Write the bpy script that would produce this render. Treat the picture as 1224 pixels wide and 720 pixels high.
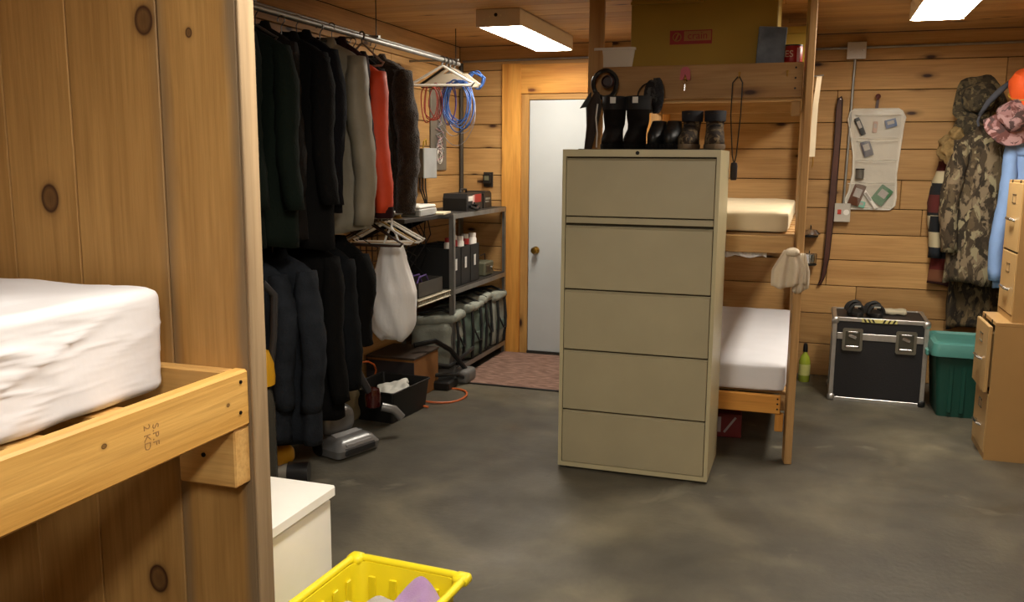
import bpy, bmesh, math, random
from mathutils import Vector, Matrix, noise
for o in list(bpy.data.objects): bpy.data.objects.remove(o)
S = bpy.context.scene
COL = S.collection
R = math.radians
random.seed(7)

# ---------------------------------------------------------------- camera
CAM_H = 1.56
yaw, pitch, roll = R(-18.494), R(8.940), R(0.438)
cam_d = bpy.data.cameras.new('camera'); cam = bpy.data.objects.new('camera', cam_d); COL.objects.link(cam)
fwd = Vector((math.sin(yaw)*math.cos(pitch), math.cos(yaw)*math.cos(pitch), -math.sin(pitch)))
rt = Vector((math.cos(yaw), -math.sin(yaw), 0)); up = rt.cross(fwd)
r_ = rt*math.cos(roll)+up*math.sin(roll); u_ = up*math.cos(roll)-rt*math.sin(roll)
M = Matrix((r_, u_, -fwd)).transposed().to_4x4(); M.translation = (0, 0, CAM_H)
cam.matrix_world = M
cam_d.sensor_width = 36; cam_d.lens = 1058.5/1224*36; cam_d.clip_start = .05
S.camera = cam

# ---------------------------------------------------------------- world, exposure
W = bpy.data.worlds.new('world'); S.world = W; W.use_nodes = True
W.node_tree.nodes['Background'].inputs[0].default_value = (.02, .02, .025, 1)
W.node_tree.nodes['Background'].inputs[1].default_value = .2
S.view_settings.view_transform = 'Standard'; S.view_settings.look = 'None'
S.view_settings.gamma = 1; S.view_settings.use_curve_mapping = False
S.view_settings.exposure = 0.30
LAMP_COL = (1.0, .92, .79)
LAMP_POWER = 36.0

# ---------------------------------------------------------------- materials
def lin(c):
    if isinstance(c, str): c = [int(c[i:i+2], 16)/255 for i in (0, 2, 4)]
    return tuple((v/12.92 if v <= .04045 else ((v+.055)/1.055)**2.4) for v in c[:3])+(1,)
MATS = {}
def newmat(name):
    m = bpy.data.materials.new(name); m.use_nodes = True
    nt = m.node_tree; b = nt.nodes['Principled BSDF']
    return m, nt, b
def nd(nt, t, **k):
    n = nt.nodes.new(t)
    for a, v in k.items(): setattr(n, a, v)
    return n
def ramp(nt, stops, interp='LINEAR'):
    n = nd(nt, 'ShaderNodeValToRGB'); cr = n.color_ramp; cr.interpolation = interp
    while len(cr.elements) < len(stops): cr.elements.new(.5)
    for e, (p, c) in zip(cr.elements, stops): e.position = p; e.color = c
    return n
def mixc(nt, a, b, fac, mode='MIX'):
    n = nd(nt, 'ShaderNodeMix', data_type='RGBA', blend_type=mode)
    for s, v in ((n.inputs[6], a), (n.inputs[7], b), (n.inputs[0], fac)):
        if hasattr(v, 'links'): nt.links.new(v, s)
        else: s.default_value = v
    return n.outputs[2]
def maths(nt, op, a, b=None, c=None):
    n = nd(nt, 'ShaderNodeMath', operation=op)
    for i, v in enumerate((a, b, c)):
        if v is None: continue
        if hasattr(v, 'links'): nt.links.new(v, n.inputs[i])
        else: n.inputs[i].default_value = v
    return n.outputs[0]
def plain(name, col, rough=.5, metal=0, var=.12, scale=6, bump=0, bscale=60, coat=0, trans=0, alpha=1, sub=0, sheen=0, stretch=(1,1,1)):
    if name in MATS: return MATS[name]
    m, nt, b = newmat(name); c = lin(col)
    tc = nd(nt, 'ShaderNodeTexCoord'); mp = nd(nt, 'ShaderNodeMapping'); mp.inputs['Scale'].default_value = stretch
    nt.links.new(tc.outputs['Object'], mp.inputs[0])
    n = nd(nt, 'ShaderNodeTexNoise'); n.inputs['Scale'].default_value = scale; n.inputs['Detail'].default_value = 5
    nt.links.new(mp.outputs[0], n.inputs[0])
    lo = tuple(max(0, v*(1-var)) for v in c[:3])+(1,); hi = tuple(min(1, v*(1+var)) for v in c[:3])+(1,)
    rp = ramp(nt, [(.3, lo), (.7, hi)]); nt.links.new(n.outputs[0], rp.inputs[0])
    nt.links.new(rp.outputs[0], b.inputs['Base Color'])
    b.inputs['Roughness'].default_value = rough; b.inputs['Metallic'].default_value = metal
    if rough >= .85: b.inputs['Specular IOR Level'].default_value = .15
    b.inputs['Coat Weight'].default_value = coat; b.inputs['Transmission Weight'].default_value = trans
    b.inputs['Alpha'].default_value = alpha; b.inputs['Sheen Weight'].default_value = sheen
    if sub: b.inputs['Subsurface Weight'].default_value = sub; b.inputs['Subsurface Radius'].default_value = (.02, .02, .01)
    if bump:
        n2 = nd(nt, 'ShaderNodeTexNoise'); n2.inputs['Scale'].default_value = bscale; n2.inputs['Detail'].default_value = 4
        nt.links.new(mp.outputs[0], n2.inputs[0])
        bp = nd(nt, 'ShaderNodeBump'); bp.inputs['Strength'].default_value = bump; bp.inputs['Distance'].default_value = .01
        nt.links.new(n2.outputs[0], bp.inputs['Height']); nt.links.new(bp.outputs[0], b.inputs['Normal'])
    MATS[name] = m; return m
def wood(name, light, dark, knot='3a2010', rough=.6, knots=None, density=.45, stain=None, rnd=.25, kscale=(1.7, 4.6)):
    """grain runs along the object's local X; board face is local XY"""
    if name in MATS: return MATS[name]
    m, nt, b = newmat(name)
    tc = nd(nt, 'ShaderNodeTexCoord'); oi = nd(nt, 'ShaderNodeObjectInfo')
    off = nd(nt, 'ShaderNodeVectorMath', operation='SCALE'); off.inputs[0].default_value = (37.3, 11.7, 5.1)
    nt.links.new(oi.outputs['Random'], off.inputs['Scale'])
    ad = nd(nt, 'ShaderNodeVectorMath', operation='ADD')
    nt.links.new(tc.outputs['Object'], ad.inputs[0]); nt.links.new(off.outputs[0], ad.inputs[1])
    def mapped(sc):
        mp = nd(nt, 'ShaderNodeMapping'); mp.inputs['Scale'].default_value = sc; nt.links.new(ad.outputs[0], mp.inputs[0]); return mp.outputs[0]
    n1 = nd(nt, 'ShaderNodeTexNoise'); n1.inputs['Scale'].default_value = 1; n1.inputs['Detail'].default_value = 4; n1.inputs['Distortion'].default_value = 1.0
    nt.links.new(mapped((.9, 9, 9)), n1.inputs[0])
    n2 = nd(nt, 'ShaderNodeTexNoise'); n2.inputs['Scale'].default_value = 1; n2.inputs['Detail'].default_value = 3
    nt.links.new(mapped((4, 90, 90)), n2.inputs[0])
    r1 = ramp(nt, [(.32, lin(dark)), (.68, lin(light))]); nt.links.new(n1.outputs[0], r1.inputs[0])
    r2 = ramp(nt, [(.3, (.80, .78, .74, 1)), (.6, (1, 1, 1, 1))]); nt.links.new(n2.outputs[0], r2.inputs[0])
    col = mixc(nt, r1.outputs[0], r2.outputs[0], .8, 'MULTIPLY')
    # board to board tone
    tone = ramp(nt, [(0, (1-rnd, 1-rnd*1.05, 1-rnd*1.1, 1)), (1, (1+rnd*.35,)*3+(1,))]); nt.links.new(oi.outputs['Random'], tone.inputs[0])
    col = mixc(nt, col, tone.outputs[0], 1.0, 'MULTIPLY')
    if density:
        v = nd(nt, 'ShaderNodeTexVoronoi', voronoi_dimensions='2D'); v.inputs['Scale'].default_value = 1
        nt.links.new(mapped((kscale[0], kscale[1], 1)), v.inputs['Vector'])
        kr = ramp(nt, [(.035, (1, 1, 1, 1)), (.075, (.35, .35, .35, 1)), (.16, (0, 0, 0, 1))]); nt.links.new(v.outputs['Distance'], kr.inputs[0])
        sp = nd(nt, 'ShaderNodeSeparateColor'); nt.links.new(v.outputs['Color'], sp.inputs[0])
        on = maths(nt, 'LESS_THAN', sp.outputs[0], density)
        col = mixc(nt, col, lin(knot), maths(nt, 'MULTIPLY', kr.outputs[0], on))
    sx = nd(nt, 'ShaderNodeSeparateXYZ'); nt.links.new(tc.outputs['Object'], sx.inputs[0])
    if stain:   # grey blue-stain along an edge:  (y_start, y_end)
        nz = nd(nt, 'ShaderNodeTexNoise'); nz.inputs['Scale'].default_value = 1; nz.inputs['Detail'].default_value = 3
        nt.links.new(mapped((2.2, 14, 14)), nz.inputs[0])
        for y0, y1, amt in stain:
            mr = nd(nt, 'ShaderNodeMapRange'); mr.inputs[1].default_value = y0; mr.inputs[2].default_value = y1
            wob = maths(nt, 'MULTIPLY_ADD', maths(nt, 'SUBTRACT', nz.outputs[0], .5), .05, sx.outputs[1])
            nt.links.new(wob, mr.inputs[0])
            col = mixc(nt, col, lin('6f6454'), maths(nt, 'MULTIPLY', mr.outputs[0], amt))
    for kx, ky, kr_ in (knots or []):
        dx = maths(nt, 'MULTIPLY', maths(nt, 'SUBTRACT', sx.outputs[0], kx), .75); dy = maths(nt, 'SUBTRACT', sx.outputs[1], ky)
        d = maths(nt, 'SQRT', maths(nt, 'ADD', maths(nt, 'MULTIPLY', dx, dx), maths(nt, 'MULTIPLY', dy, dy)))
        d = maths(nt, 'DIVIDE', d, kr_)
        kk = ramp(nt, [(.0, (.8, .8, .8, 1)), (.26, (.72, .72, .72, 1)), (.40, (1, 1, 1, 1)), (.47, (.4, .4, .4, 1)), (.6, (.12, .12, .12, 1)), (1, (0, 0, 0, 1))])
        nt.links.new(maths(nt, 'MULTIPLY', d, .5), kk.inputs[0])
        col = mixc(nt, col, lin('3d2110'), kk.outputs[0])
    nt.links.new(col, b.inputs['Base Color'])
    b.inputs['Roughness'].default_value = rough; b.inputs['Specular IOR Level'].default_value = .35
    bp = nd(nt, 'ShaderNodeBump'); bp.inputs['Strength'].default_value = .25; bp.inputs['Distance'].default_value = .004
    nt.links.new(n2.outputs[0], bp.inputs['Height']); nt.links.new(bp.outputs[0], b.inputs['Normal'])
    MATS[name] = m; return m
def patches(name, cols, scale=14, rough=.9, stretch=(1, 1, 1), bump=.2):
    if name in MATS: return MATS[name]
    m, nt, b = newmat(name)
    tc = nd(nt, 'ShaderNodeTexCoord'); mp = nd(nt, 'ShaderNodeMapping'); mp.inputs['Scale'].default_value = stretch
    nt.links.new(tc.outputs['Object'], mp.inputs[0])
    col = lin(cols[0])
    for i, c in enumerate(cols[1:]):
        off = nd(nt, 'ShaderNodeVectorMath', operation='ADD'); off.inputs[1].default_value = (3.7*i+1, 5.1*i, 2.3*i+4); nt.links.new(mp.outputs[0], off.inputs[0])
        n = nd(nt, 'ShaderNodeTexNoise'); n.inputs['Scale'].default_value = scale*(1+.25*i); n.inputs['Detail'].default_value = 4; n.inputs['Distortion'].default_value = .6
        nt.links.new(off.outputs[0], n.inputs[0])
        rp = ramp(nt, [(.50+.02*i, (0, 0, 0, 1)), (.54+.02*i, (1, 1, 1, 1))]); nt.links.new(n.outputs[0], rp.inputs[0])
        col = mixc(nt, col, lin(c), rp.outputs[0])
    nt.links.new(col, b.inputs['Base Color']); b.inputs['Roughness'].default_value = rough
    bp = nd(nt, 'ShaderNodeBump'); bp.inputs['Strength'].default_value = bump; bp.inputs['Distance'].default_value = .01
    nt.links.new(n.outputs[0], bp.inputs['Height']); nt.links.new(bp.outputs[0], b.inputs['Normal'])
    MATS[name] = m; return m
def clearplastic(name, col='e8ecec', alpha=.45, rough=.15):
    return plain(name, col, rough, alpha=alpha, var=.03, coat=.4)

M_PINE_WALL = wood('pine_wall', 'c79d64', 'ae8450', density=.42)
M_PINE_CEIL = wood('pine_ceiling', 'd0a66c', 'bb8e58', density=.3)
M_PINE_NEW = wood('pine_lumber_new', 'd8ae6c', 'bf8f4e', density=.3, rnd=.1, knot='6a4020')
M_PINE_CASE = wood('pine_casing', 'dca04c', 'bf7f34', density=.25, rnd=.08, knot='6a3a18')
M_PINE_BUNK = wood('pine_bunk', 'c09a66', 'a37a4a', density=.35, rnd=.15)
M_DARKGAP = plain('dark_gap', '2a1c10', .9)
M_BLACK = plain('black_plastic', '141414', .45)
M_BLACKM = plain('black_metal', '181818', .4, .6)
M_CHROME = plain('chrome', 'd8d8d8', .22, 1, .05)
M_STEEL = plain('galvanised_steel', '9a9a96', .45, .85, .15, 12)
M_ALU = plain('aluminium', 'c8c8c6', .35, .9, .1, 20)
M_WHITE = plain('white_paint', 'fbf9f2', .4, var=.03)
M_SHEET = plain('white_sheet', 'dddde2', .85, var=.03, bump=.12, bscale=9)
M_RED = plain('red_plastic', 'a01818', .4)
M_BRASS = plain('brass', 'b08a3c', .3, 1)
M_WIRE = plain('hanger_wire', '6e6a66', .35, .9)
M_WHITEPL = plain('white_plastic', 'e4e0d8', .4, var=.04)

# ---------------------------------------------------------------- mesh helpers
class B:
    def __init__(s): s.bm = bmesh.new()
    def box(s, x0, x1, y0, y1, z0, z1, bev=0, mat=None):
        vs = [s.bm.verts.new((x, y, z)) for x in (x0, x1) for y in (y0, y1) for z in (z0, z1)]
        fs = [s.bm.faces.new([vs[i] for i in q]) for q in ((0,1,3,2),(4,6,7,5),(0,4,5,1),(2,3,7,6),(0,2,6,4),(1,5,7,3))]
        if bev:
            es = list({e for f in fs for e in f.edges})
            r = bmesh.ops.bevel(s.bm, geom=es, offset=bev, segments=1, affect='EDGES')
            if mat: bmesh.ops.transform(s.bm, matrix=mat, verts=list({v for f in r['faces'] for v in f.verts} | {v for v in vs if v.is_valid}))
        elif mat: bmesh.ops.transform(s.bm, matrix=mat, verts=vs)
        return s
    def obox(s, c, size, rot=(0, 0, 0), bev=0):
        from mathutils import Euler
        m = Matrix.Translation(c) @ Euler(rot).to_matrix().to_4x4()
        a, b_, d = size
        return s.box(-a/2, a/2, -b_/2, b_/2, -d/2, d/2, bev, m)
    def loft(s, secs, close=True, caps=True):
        rows = [[s.bm.verts.new(p) for p in sec] for sec in secs]
        n = len(rows[0])
        for a, b_ in zip(rows, rows[1:]):
            for i in range(n if close else n-1):
                j = (i+1) % n
                try: s.bm.faces.new((a[i], a[j], b_[j], b_[i]))
                except ValueError: pass
        if caps and close:
            for rr, rev in ((rows[0], True), (rows[-1], False)):
                try: s.bm.faces.new(list(reversed(rr)) if rev else rr)
                except ValueError: pass
        return s
    def tube(s, pts, r=.005, n=8, closed=False):
        pts = [Vector(p) for p in pts]; k = len(pts); secs = []; prev = None
        rr = r if isinstance(r, (list, tuple)) else [r]*k
        for i, p in enumerate(pts):
            if closed: t = pts[(i+1) % k]-pts[i-1]
            else: t = pts[min(i+1, k-1)]-pts[max(i-1, 0)]
            if t.length < 1e-9: t = Vector((0, 0, 1))
            t.normalize()
            if prev is None:
                a = Vector((0, 0, 1)) if abs(t.z) < .9 else Vector((1, 0, 0)); u = t.cross(a).normalized()
            else:
                u = prev-t*prev.dot(t)
                u = u.normalized() if u.length > 1e-6 else t.orthogonal().normalized()
            prev = u; w = t.cross(u)
            secs.append([p+(u*math.cos(2*math.pi*j/n)+w*math.sin(2*math.pi*j/n))*rr[i] for j in range(n)])
        if closed: secs.append(secs[0]); return s.loft(secs, caps=False)
        return s.loft(secs)
    def lathe(s, prof, c=(0, 0, 0), n=20, axis='z'):
        secs = []
        for r, z in prof:
            r = max(r, 1e-4); sec = []
            for j in range(n):
                a = 2*math.pi*j/n; x, y = r*math.cos(a), r*math.sin(a)
                p = {'z': (x, y, z), 'x': (z, x, y), 'y': (y, z, x)}[axis]
                sec.append((p[0]+c[0], p[1]+c[1], p[2]+c[2]))
            secs.append(sec)
        return s.loft(secs)
    def prism(s, poly, a0, a1, axis='z'):
        def P(u, v, a): return {'z': (u, v, a), 'y': (u, a, v), 'x': (a, u, v)}[axis]
        return s.loft([[P(u, v, a0) for u, v in poly], [P(u, v, a1) for u, v in poly]])
    def rbox(s, c, size, r, n=6, amp=0, freq=6, seed=0, fn=None):
        """rounded box, optional soft wrinkles"""
        hx, hy, hz = size[0]/2, size[1]/2, size[2]/2; r = min(r, hx, hy, hz)
        tmp = bmesh.new(); bmesh.ops.create_cube(tmp, size=2); bmesh.ops.subdivide_edges(tmp, edges=tmp.edges[:], cuts=n, use_grid_fill=True)
        mp = {}
        for v in tmp.verts:
            p = Vector((v.co.x*hx, v.co.y*hy, v.co.z*hz))
            q = Vector((max(-hx+r, min(hx-r, p.x)), max(-hy+r, min(hy-r, p.y)), max(-hz+r, min(hz-r, p.z))))
            d = p-q; p = q+d.normalized()*r if d.length > 1e-9 else p
            if amp:
                k = noise.noise(Vector((p.x*freq+seed, p.y*freq, p.z*freq)))
                nn = d.normalized() if d.length > 1e-9 else Vector((0, 0, 1))
                p = p+nn*k*amp
            if fn: p = fn(p)
            mp[v] = s.bm.verts.new(p+Vector(c))
        for f in tmp.faces: s.bm.faces.new([mp[v] for v in f.verts])
        tmp.free(); return s
    def floppy(s, amp, freq, seed=0):
        for v in s.bm.verts:
            p = v.co*freq
            v.co += Vector((noise.noise(p+Vector((seed, 0, 0))), noise.noise(p+Vector((0, seed+9, 0))), noise.noise(p+Vector((0, 0, seed+5)))))*amp
        return s
    def done(s, name, mat, parent=None, smooth=False, loc=None, rot=None):
        bmesh.ops.recalc_face_normals(s.bm, faces=s.bm.faces[:])
        me = bpy.data.meshes.new(name); s.bm.to_mesh(me); s.bm.free()
        if smooth:
            for p in me.polygons: p.use_smooth = True
            if smooth != 'all':
                try: me.set_sharp_from_angle(angle=R(40))
                except Exception: pass
        me.materials.append(mat)
        o = bpy.data.objects.new(name, me); COL.objects.link(o)
        if parent: o.parent = parent
        if loc: o.location = loc
        if rot: o.rotation_euler = rot
        return o
def tag(o, label, cat, group=None):
    o['label'] = label; o['category'] = cat
    if group: o['group'] = group
    return o
def thing(name, label, cat, loc=(0, 0, 0), rz=0, group=None):
    o = bpy.data.objects.new(name, None); COL.objects.link(o); o.empty_display_size = .05
    o.location = loc; o.rotation_euler = (0, 0, rz)
    return tag(o, label, cat, group)
def struct(o): o['kind'] = 'structure'; return o
def dup(root, loc, rz=None, label=None, parent=None):
    c = root.copy(); COL.objects.link(c); c.location = loc
    if rz is not None: c.rotation_euler = (0, 0, rz)
    if label: c['label'] = label
    for ch in list(root.children):
        k = ch.copy(); COL.objects.link(k); k.parent = c
        for g in list(ch.children):
            q = g.copy(); COL.objects.link(q); q.parent = k
    return c
BOARDS = {}
AX = {'x': Vector((1, 0, 0)), 'y': Vector((0, 1, 0)), 'z': Vector((0, 0, 1))}
def board(name, mat, lo, hi, along, face, parent=None, bev=.003, origin=(0, 0, 0)):
    """lumber from corner lo to hi; `along` = grain axis, `face` = axis of the thin direction"""
    wax = [a for a in 'xyz' if a not in (along, face)][0]
    L, Wd, T = AX[along], AX[wax], AX[face]
    if L.cross(Wd).dot(T) < 0: T = -T
    i = {'x': 0, 'y': 1, 'z': 2}
    sz = tuple(round(hi[i[a]]-lo[i[a]], 4) for a in (along, wax, face))
    key = (sz, mat.name, bev)
    if key not in BOARDS:
        b = B().box(-sz[0]/2, sz[0]/2, -sz[1]/2, sz[1]/2, -sz[2]/2, sz[2]/2, min(bev, sz[2]*.3))
        bmesh.ops.recalc_face_normals(b.bm, faces=b.bm.faces[:])
        me = bpy.data.meshes.new(name); b.bm.to_mesh(me); b.bm.free(); me.materials.append(mat); BOARDS[key] = me
    o = bpy.data.objects.new(name, BOARDS[key]); COL.objects.link(o)
    mw = Matrix((L, Wd, T)).transposed().to_4x4()
    mw.translation = Vector([(a+b_)/2-c for a, b_, c in zip(lo, hi, origin)])
    o.matrix_basis = mw
    if parent: o.parent = parent
    return o
def text(body, size, mat, name, parent, loc, rot, extrude=.0006, align='CENTER'):
    cu = bpy.data.curves.new(name, 'FONT'); cu.body = body; cu.size = size; cu.extrude = extrude; cu.align_x = align; cu.align_y = 'CENTER'
    t = bpy.data.objects.new(name, cu); COL.objects.link(t)
    bpy.context.view_layer.update()
    me = bpy.data.meshes.new_from_object(t.evaluated_get(bpy.context.evaluated_depsgraph_get()))
    bpy.data.objects.remove(t); bpy.data.curves.remove(cu)
    me.name = name; me.materials.clear(); me.materials.append(mat)
    o = bpy.data.objects.new(name, me); COL.objects.link(o); o.location = loc; o.rotation_euler = rot
    if parent: o.parent = parent
    return o
def arc(c, r, a0, a1, n, plane='xz'):
    out = []
    for i in range(n+1):
        a = a0+(a1-a0)*i/n; u, v = r*math.cos(a), r*math.sin(a)
        d = {'xz': (u, 0, v), 'xy': (u, v, 0), 'yz': (0, u, v)}[plane]
        out.append((c[0]+d[0], c[1]+d[1], c[2]+d[2]))
    return out

# ================================================================= ROOM
XL, XR, YB, YF, ZC = -2.75, 1.75, 6.85, -2.2, 2.47
def floor_mat():
    m, nt, b = newmat('concrete_floor')
    tc = nd(nt, 'ShaderNodeTexCoord')
    def nz(sc, det, dist=0):
        n = nd(nt, 'ShaderNodeTexNoise'); n.inputs['Scale'].default_value = sc; n.inputs['Detail'].default_value = det; n.inputs['Distortion'].default_value = dist
        nt.links.new(tc.outputs['Object'], n.inputs[0]); return n.outputs[0]
    a = ramp(nt, [(.35, lin('48443a')), (.52, lin('575245')), (.68, lin('736c58'))]); nt.links.new(nz(1.1, 6, .8), a.inputs[0])
    c = ramp(nt, [(.35, (.72, .72, .72, 1)), (.65, (1.1, 1.1, 1.1, 1))]); nt.links.new(nz(5, 8, .4), c.inputs[0])
    col = mixc(nt, a.outputs[0], c.outputs[0], .7, 'MULTIPLY')
    d = ramp(nt, [(.64, (0, 0, 0, 1)), (.74, (1, 1, 1, 1))]); nt.links.new(nz(2.3, 7, 1.5), d.inputs[0])
    col = mixc(nt, col, lin('98917c'), maths(nt, 'MULTIPLY', d.outputs[0], .35))
    nt.links.new(col, b.inputs['Base Color'])
    rr = ramp(nt, [(.3, (.42,)*3+(1,)), (.7, (.7,)*3+(1,))]); nt.links.new(nz(3, 5), rr.inputs[0]); nt.links.new(rr.outputs[0], b.inputs['Roughness'])
    bp = nd(nt, 'ShaderNodeBump'); bp.inputs['Strength'].default_value = .15; bp.inputs['Distance'].default_value = .01
    nt.links.new(nz(40, 5), bp.inputs['Height']); nt.links.new(bp.outputs[0], b.inputs['Normal'])
    return m
struct(B().box(XL-.1, XR+.1, YF-.1, YB+.1, -.1, 0).done('floor', floor_mat()))
ceil = struct(B().box(XL-.1, XR+.1, YF-.1, YB+.1, ZC+.02, ZC+.1).done('ceiling', M_DARKGAP))
y = YF; i = 0
while y < YB-.01:
    w = min(.184, YB-y)
    xs = [XL, XR] if i % 3 == 1 else ([XL, -.9+.7*(i % 4), XR])
    for a, b_ in zip(xs, xs[1:]):
        board('plank', M_PINE_CEIL, (a+.001, y+.0015, ZC), (b_-.001, y+w-.0015, ZC+.02), 'x', 'z', ceil)
    y += w; i += 1
SEAM = [0, .24, .47, .68, .87, 1.06, 1.246, 1.451, 1.668, 1.855, 2.078, 2.28, ZC]
DOOR0, DOOR1, DOORH = -2.155, -1.26, 2.045
CAS0, CAS1 = -2.379, -1.04
wb = struct(B().box(XL-.1, XR+.1, YB+.02, YB+.1, 0, ZC).done('wall_back', M_DARKGAP))
for k, (a, b_) in enumerate(zip(SEAM, SEAM[1:])):
    segs = [(XL, CAS0+.02), (CAS1-.02, [.6, .95, .35, .14, 1.2, .75][k % 6]), ([.6, .95, .35, .14, 1.2, .75][k % 6], XR)]
    if a > 2.27: segs = [(XL, -1.5), (-1.5, XR)]
    for x0, x1 in segs:
        board('plank', M_PINE_WALL, (x0+.0015, YB, a+.0025), (x1-.0015, YB+.02, b_-.0025), 'x', 'y', wb)
wl = struct(B().box(XL-.1, XL-.02, YF, YB, 0, ZC).done('wall_left', M_DARKGAP))
wr = struct(B().box(XR+.02, XR+.1, YF, YB, 0, ZC).done('wall_right', M_DARKGAP))
wf = struct(B().box(XL-.1, XR+.1, YF-.1, YF-.02, 0, ZC).done('wall_front', M_DARKGAP))
for k, (a, b_) in enumerate(zip(SEAM, SEAM[1:])):
    j = [1.4, 2.6, 5.6, 3.3][k % 4]
    for y0, y1 in ((YF, j), (j, YB)):
        board('plank', M_PINE_WALL, (XL-.02, y0+.0015, a+.0025), (XL, y1-.0015, b_-.0025), 'y', 'x', wl)
        board('plank', M_PINE_WALL, (XR, y0+.0015, a+.0025), (XR+.02, y1-.0015, b_-.0025), 'y', 'x', wr)
    board('plank', M_PINE_WALL, (XL, YF-.02, a+.0025), (XR, YF, b_-.0025), 'x', 'y', wf)
# door
M_DOOR = plain('door_white', 'bcc1c3', .5, var=.04, scale=3)
dr = struct(B().box(DOOR0+.004, DOOR1-.004, YB-.012, YB+.03, .022, DOORH-.004, .003).done('door_1', M_DOOR))
B().box(DOOR0, DOOR1, YB-.02, YB+.04, .0, .02).done('threshold', plain('threshold_dark', '2a2520', .6), dr)
kb = B().lathe([(.028, 0), (.03, -.006), (.012, -.01), (.011, -.035), (.022, -.042), (.028, -.055), (.024, -.068), (.008, -.072)], (DOOR0+.07, YB-.012, .855), 18, 'y').done('door_knob', M_BRASS, dr, True)
tr = struct(board('trim_1', M_PINE_CASE, (CAS0, YB-.03, 0), (-2.22, YB-.0005, 2.325), 'z', 'y'))
struct(board('trim_2', M_PINE_CASE, (-2.22, YB-.03, 2.092), (CAS1-.16, YB-.0005, 2.318), 'x', 'y'))
struct(board('trim_3', M_PINE_CASE, (CAS1-.16, YB-.03, 0), (CAS1, YB-.0005, 2.325), 'z', 'y'))
M_JAMB = wood('pine_jamb', 'c79a58', 'a87a40', density=.2, rnd=.1)
struct(board('trim_4', M_JAMB, (-2.22, YB-.018, 0), (DOOR0, YB+.03, 2.092), 'z', 'y'))
struct(board('trim_5', M_JAMB, (DOOR0, YB-.018, DOORH), (DOOR1, YB+.03, 2.092), 'x', 'y'))
struct(board('trim_6', M_JAMB, (DOOR1, YB-.018, 0), (CAS1-.16, YB+.03, 2.092), 'z', 'y'))

# ---------------------------------------------------------------- ceiling lamps
def lens_mat(k):
    m, nt, b = newmat('lamp_lens')
    b.inputs['Base Color'].default_value = (.9, .9, .88, 1)
    b.inputs['Emission Color'].default_value = LAMP_COL+(1,); b.inputs['Emission Strength'].default_value = LAMP_POWER*k
    return m
M_HOUS = plain('lamp_housing', 'd9cbb4', .5, var=.03)
def fixture(loc, label, k=1.0, L=1.23):
    M_LENS = lens_mat(k)
    t = thing('ceiling_light', label, 'ceiling light', loc, 0, 'fluorescent ceiling lights')
    hb_ = B(); hb_.box(-.14, -.134, -L/2, L/2, -.098, 0, .001).box(.134, .14, -L/2, L/2, -.098, 0, .001).box(-.14, .14, -L/2, L/2, -.006, 0); hb_.done('housing', M_HOUS, t)
    prof = [(-.134, -.09), (-.128, -.1), (-.11, -.104), (.11, -.104), (.128, -.1), (.134, -.09)]
    B().prism([(x, z) for x, z in prof], -L/2+.008, L/2-.008, 'y').done('lens', M_LENS, t, True)
    for s in (-1, 1):
        e = B().box(-.142, .142, s*(L/2)-.007, s*(L/2)+.007, -.104, -.001, .003).done('end_cap', M_HOUS, t)
        for hx, hz in ((-.085, -.06), (-.05, -.045), (.02, -.04)):
            B().lathe([(.006, 0), (.006, s*.003)], (hx, s*(L/2+.007), hz), 10, 'y').done('vent_hole', plain('painted_hole_glow', 'e8dcc0', .5), e)  # pale colour paints the tube glow seen through the vents; nothing emits here
        B().lathe([(.011, 0), (.011, s*.003)], (-.012, s*(L/2+.007), -.035), 12, 'y').done('knockout', M_BLACK, e)
    return t
fixture((-1.85, 5.84, ZC), 'lit fluorescent fixture on plank ceiling near the white door', .80)
fixture((.615, 5.045, ZC), 'lit fluorescent fixture on ceiling near the hanging camouflage coats', 1.12)
fixture((-.70, 1.95, ZC), 'lit fluorescent fixture on ceiling above the middle of the room', 1.05)
fixture((.05, -.4, ZC), 'lit fluorescent fixture on ceiling above the camera', 1.35)

# ================================================================= NEAR BUNK (left)
PY = 1.8      # front face of the foot panel
nb = thing('bunk_bed', 'tall pine bunk bed with vertical board end, near the camera', 'bunk bed', (-1.9, 0.8, 0))
OG = (-1.9, .8, 0)
M_EDGE = wood('pine_weathered_edge', 'a48c6c', '7e6a50', density=.25, knot='7a5a3c', rnd=.05)
px = [-1.278, -1.5, -1.773, -1.99, -2.26, -2.5, -2.749]
pk = {0: [(.62, -.02, .010)], 1: [(.653, .10, .030), (-.777, .05, .034)], 2: [(.223, .02, .032)], 3: [(.8, .0, .03)], 4: [(-.3, .03, .03)]}
for k, (x1, x0) in enumerate(zip(px, px[1:])):
    # local Y of a z-along / y-face board is world x (sign handled below)
    st = {0: [(.07, .1, .75), (-.075, -.105, .6)], 1: [(.11, .14, .4)]}.get(k)
    m = wood('pine_panel_%s' % 'abcdef'[k], 'bd9458', 'a57d46', density=0, rnd=.02, knots=pk.get(k), stain=st)
    board('plank', m, (x0+.001, PY, 0), (x1-.001, PY+.055, ZC-.001), 'z', 'y', nb, .003, OG)
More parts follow.
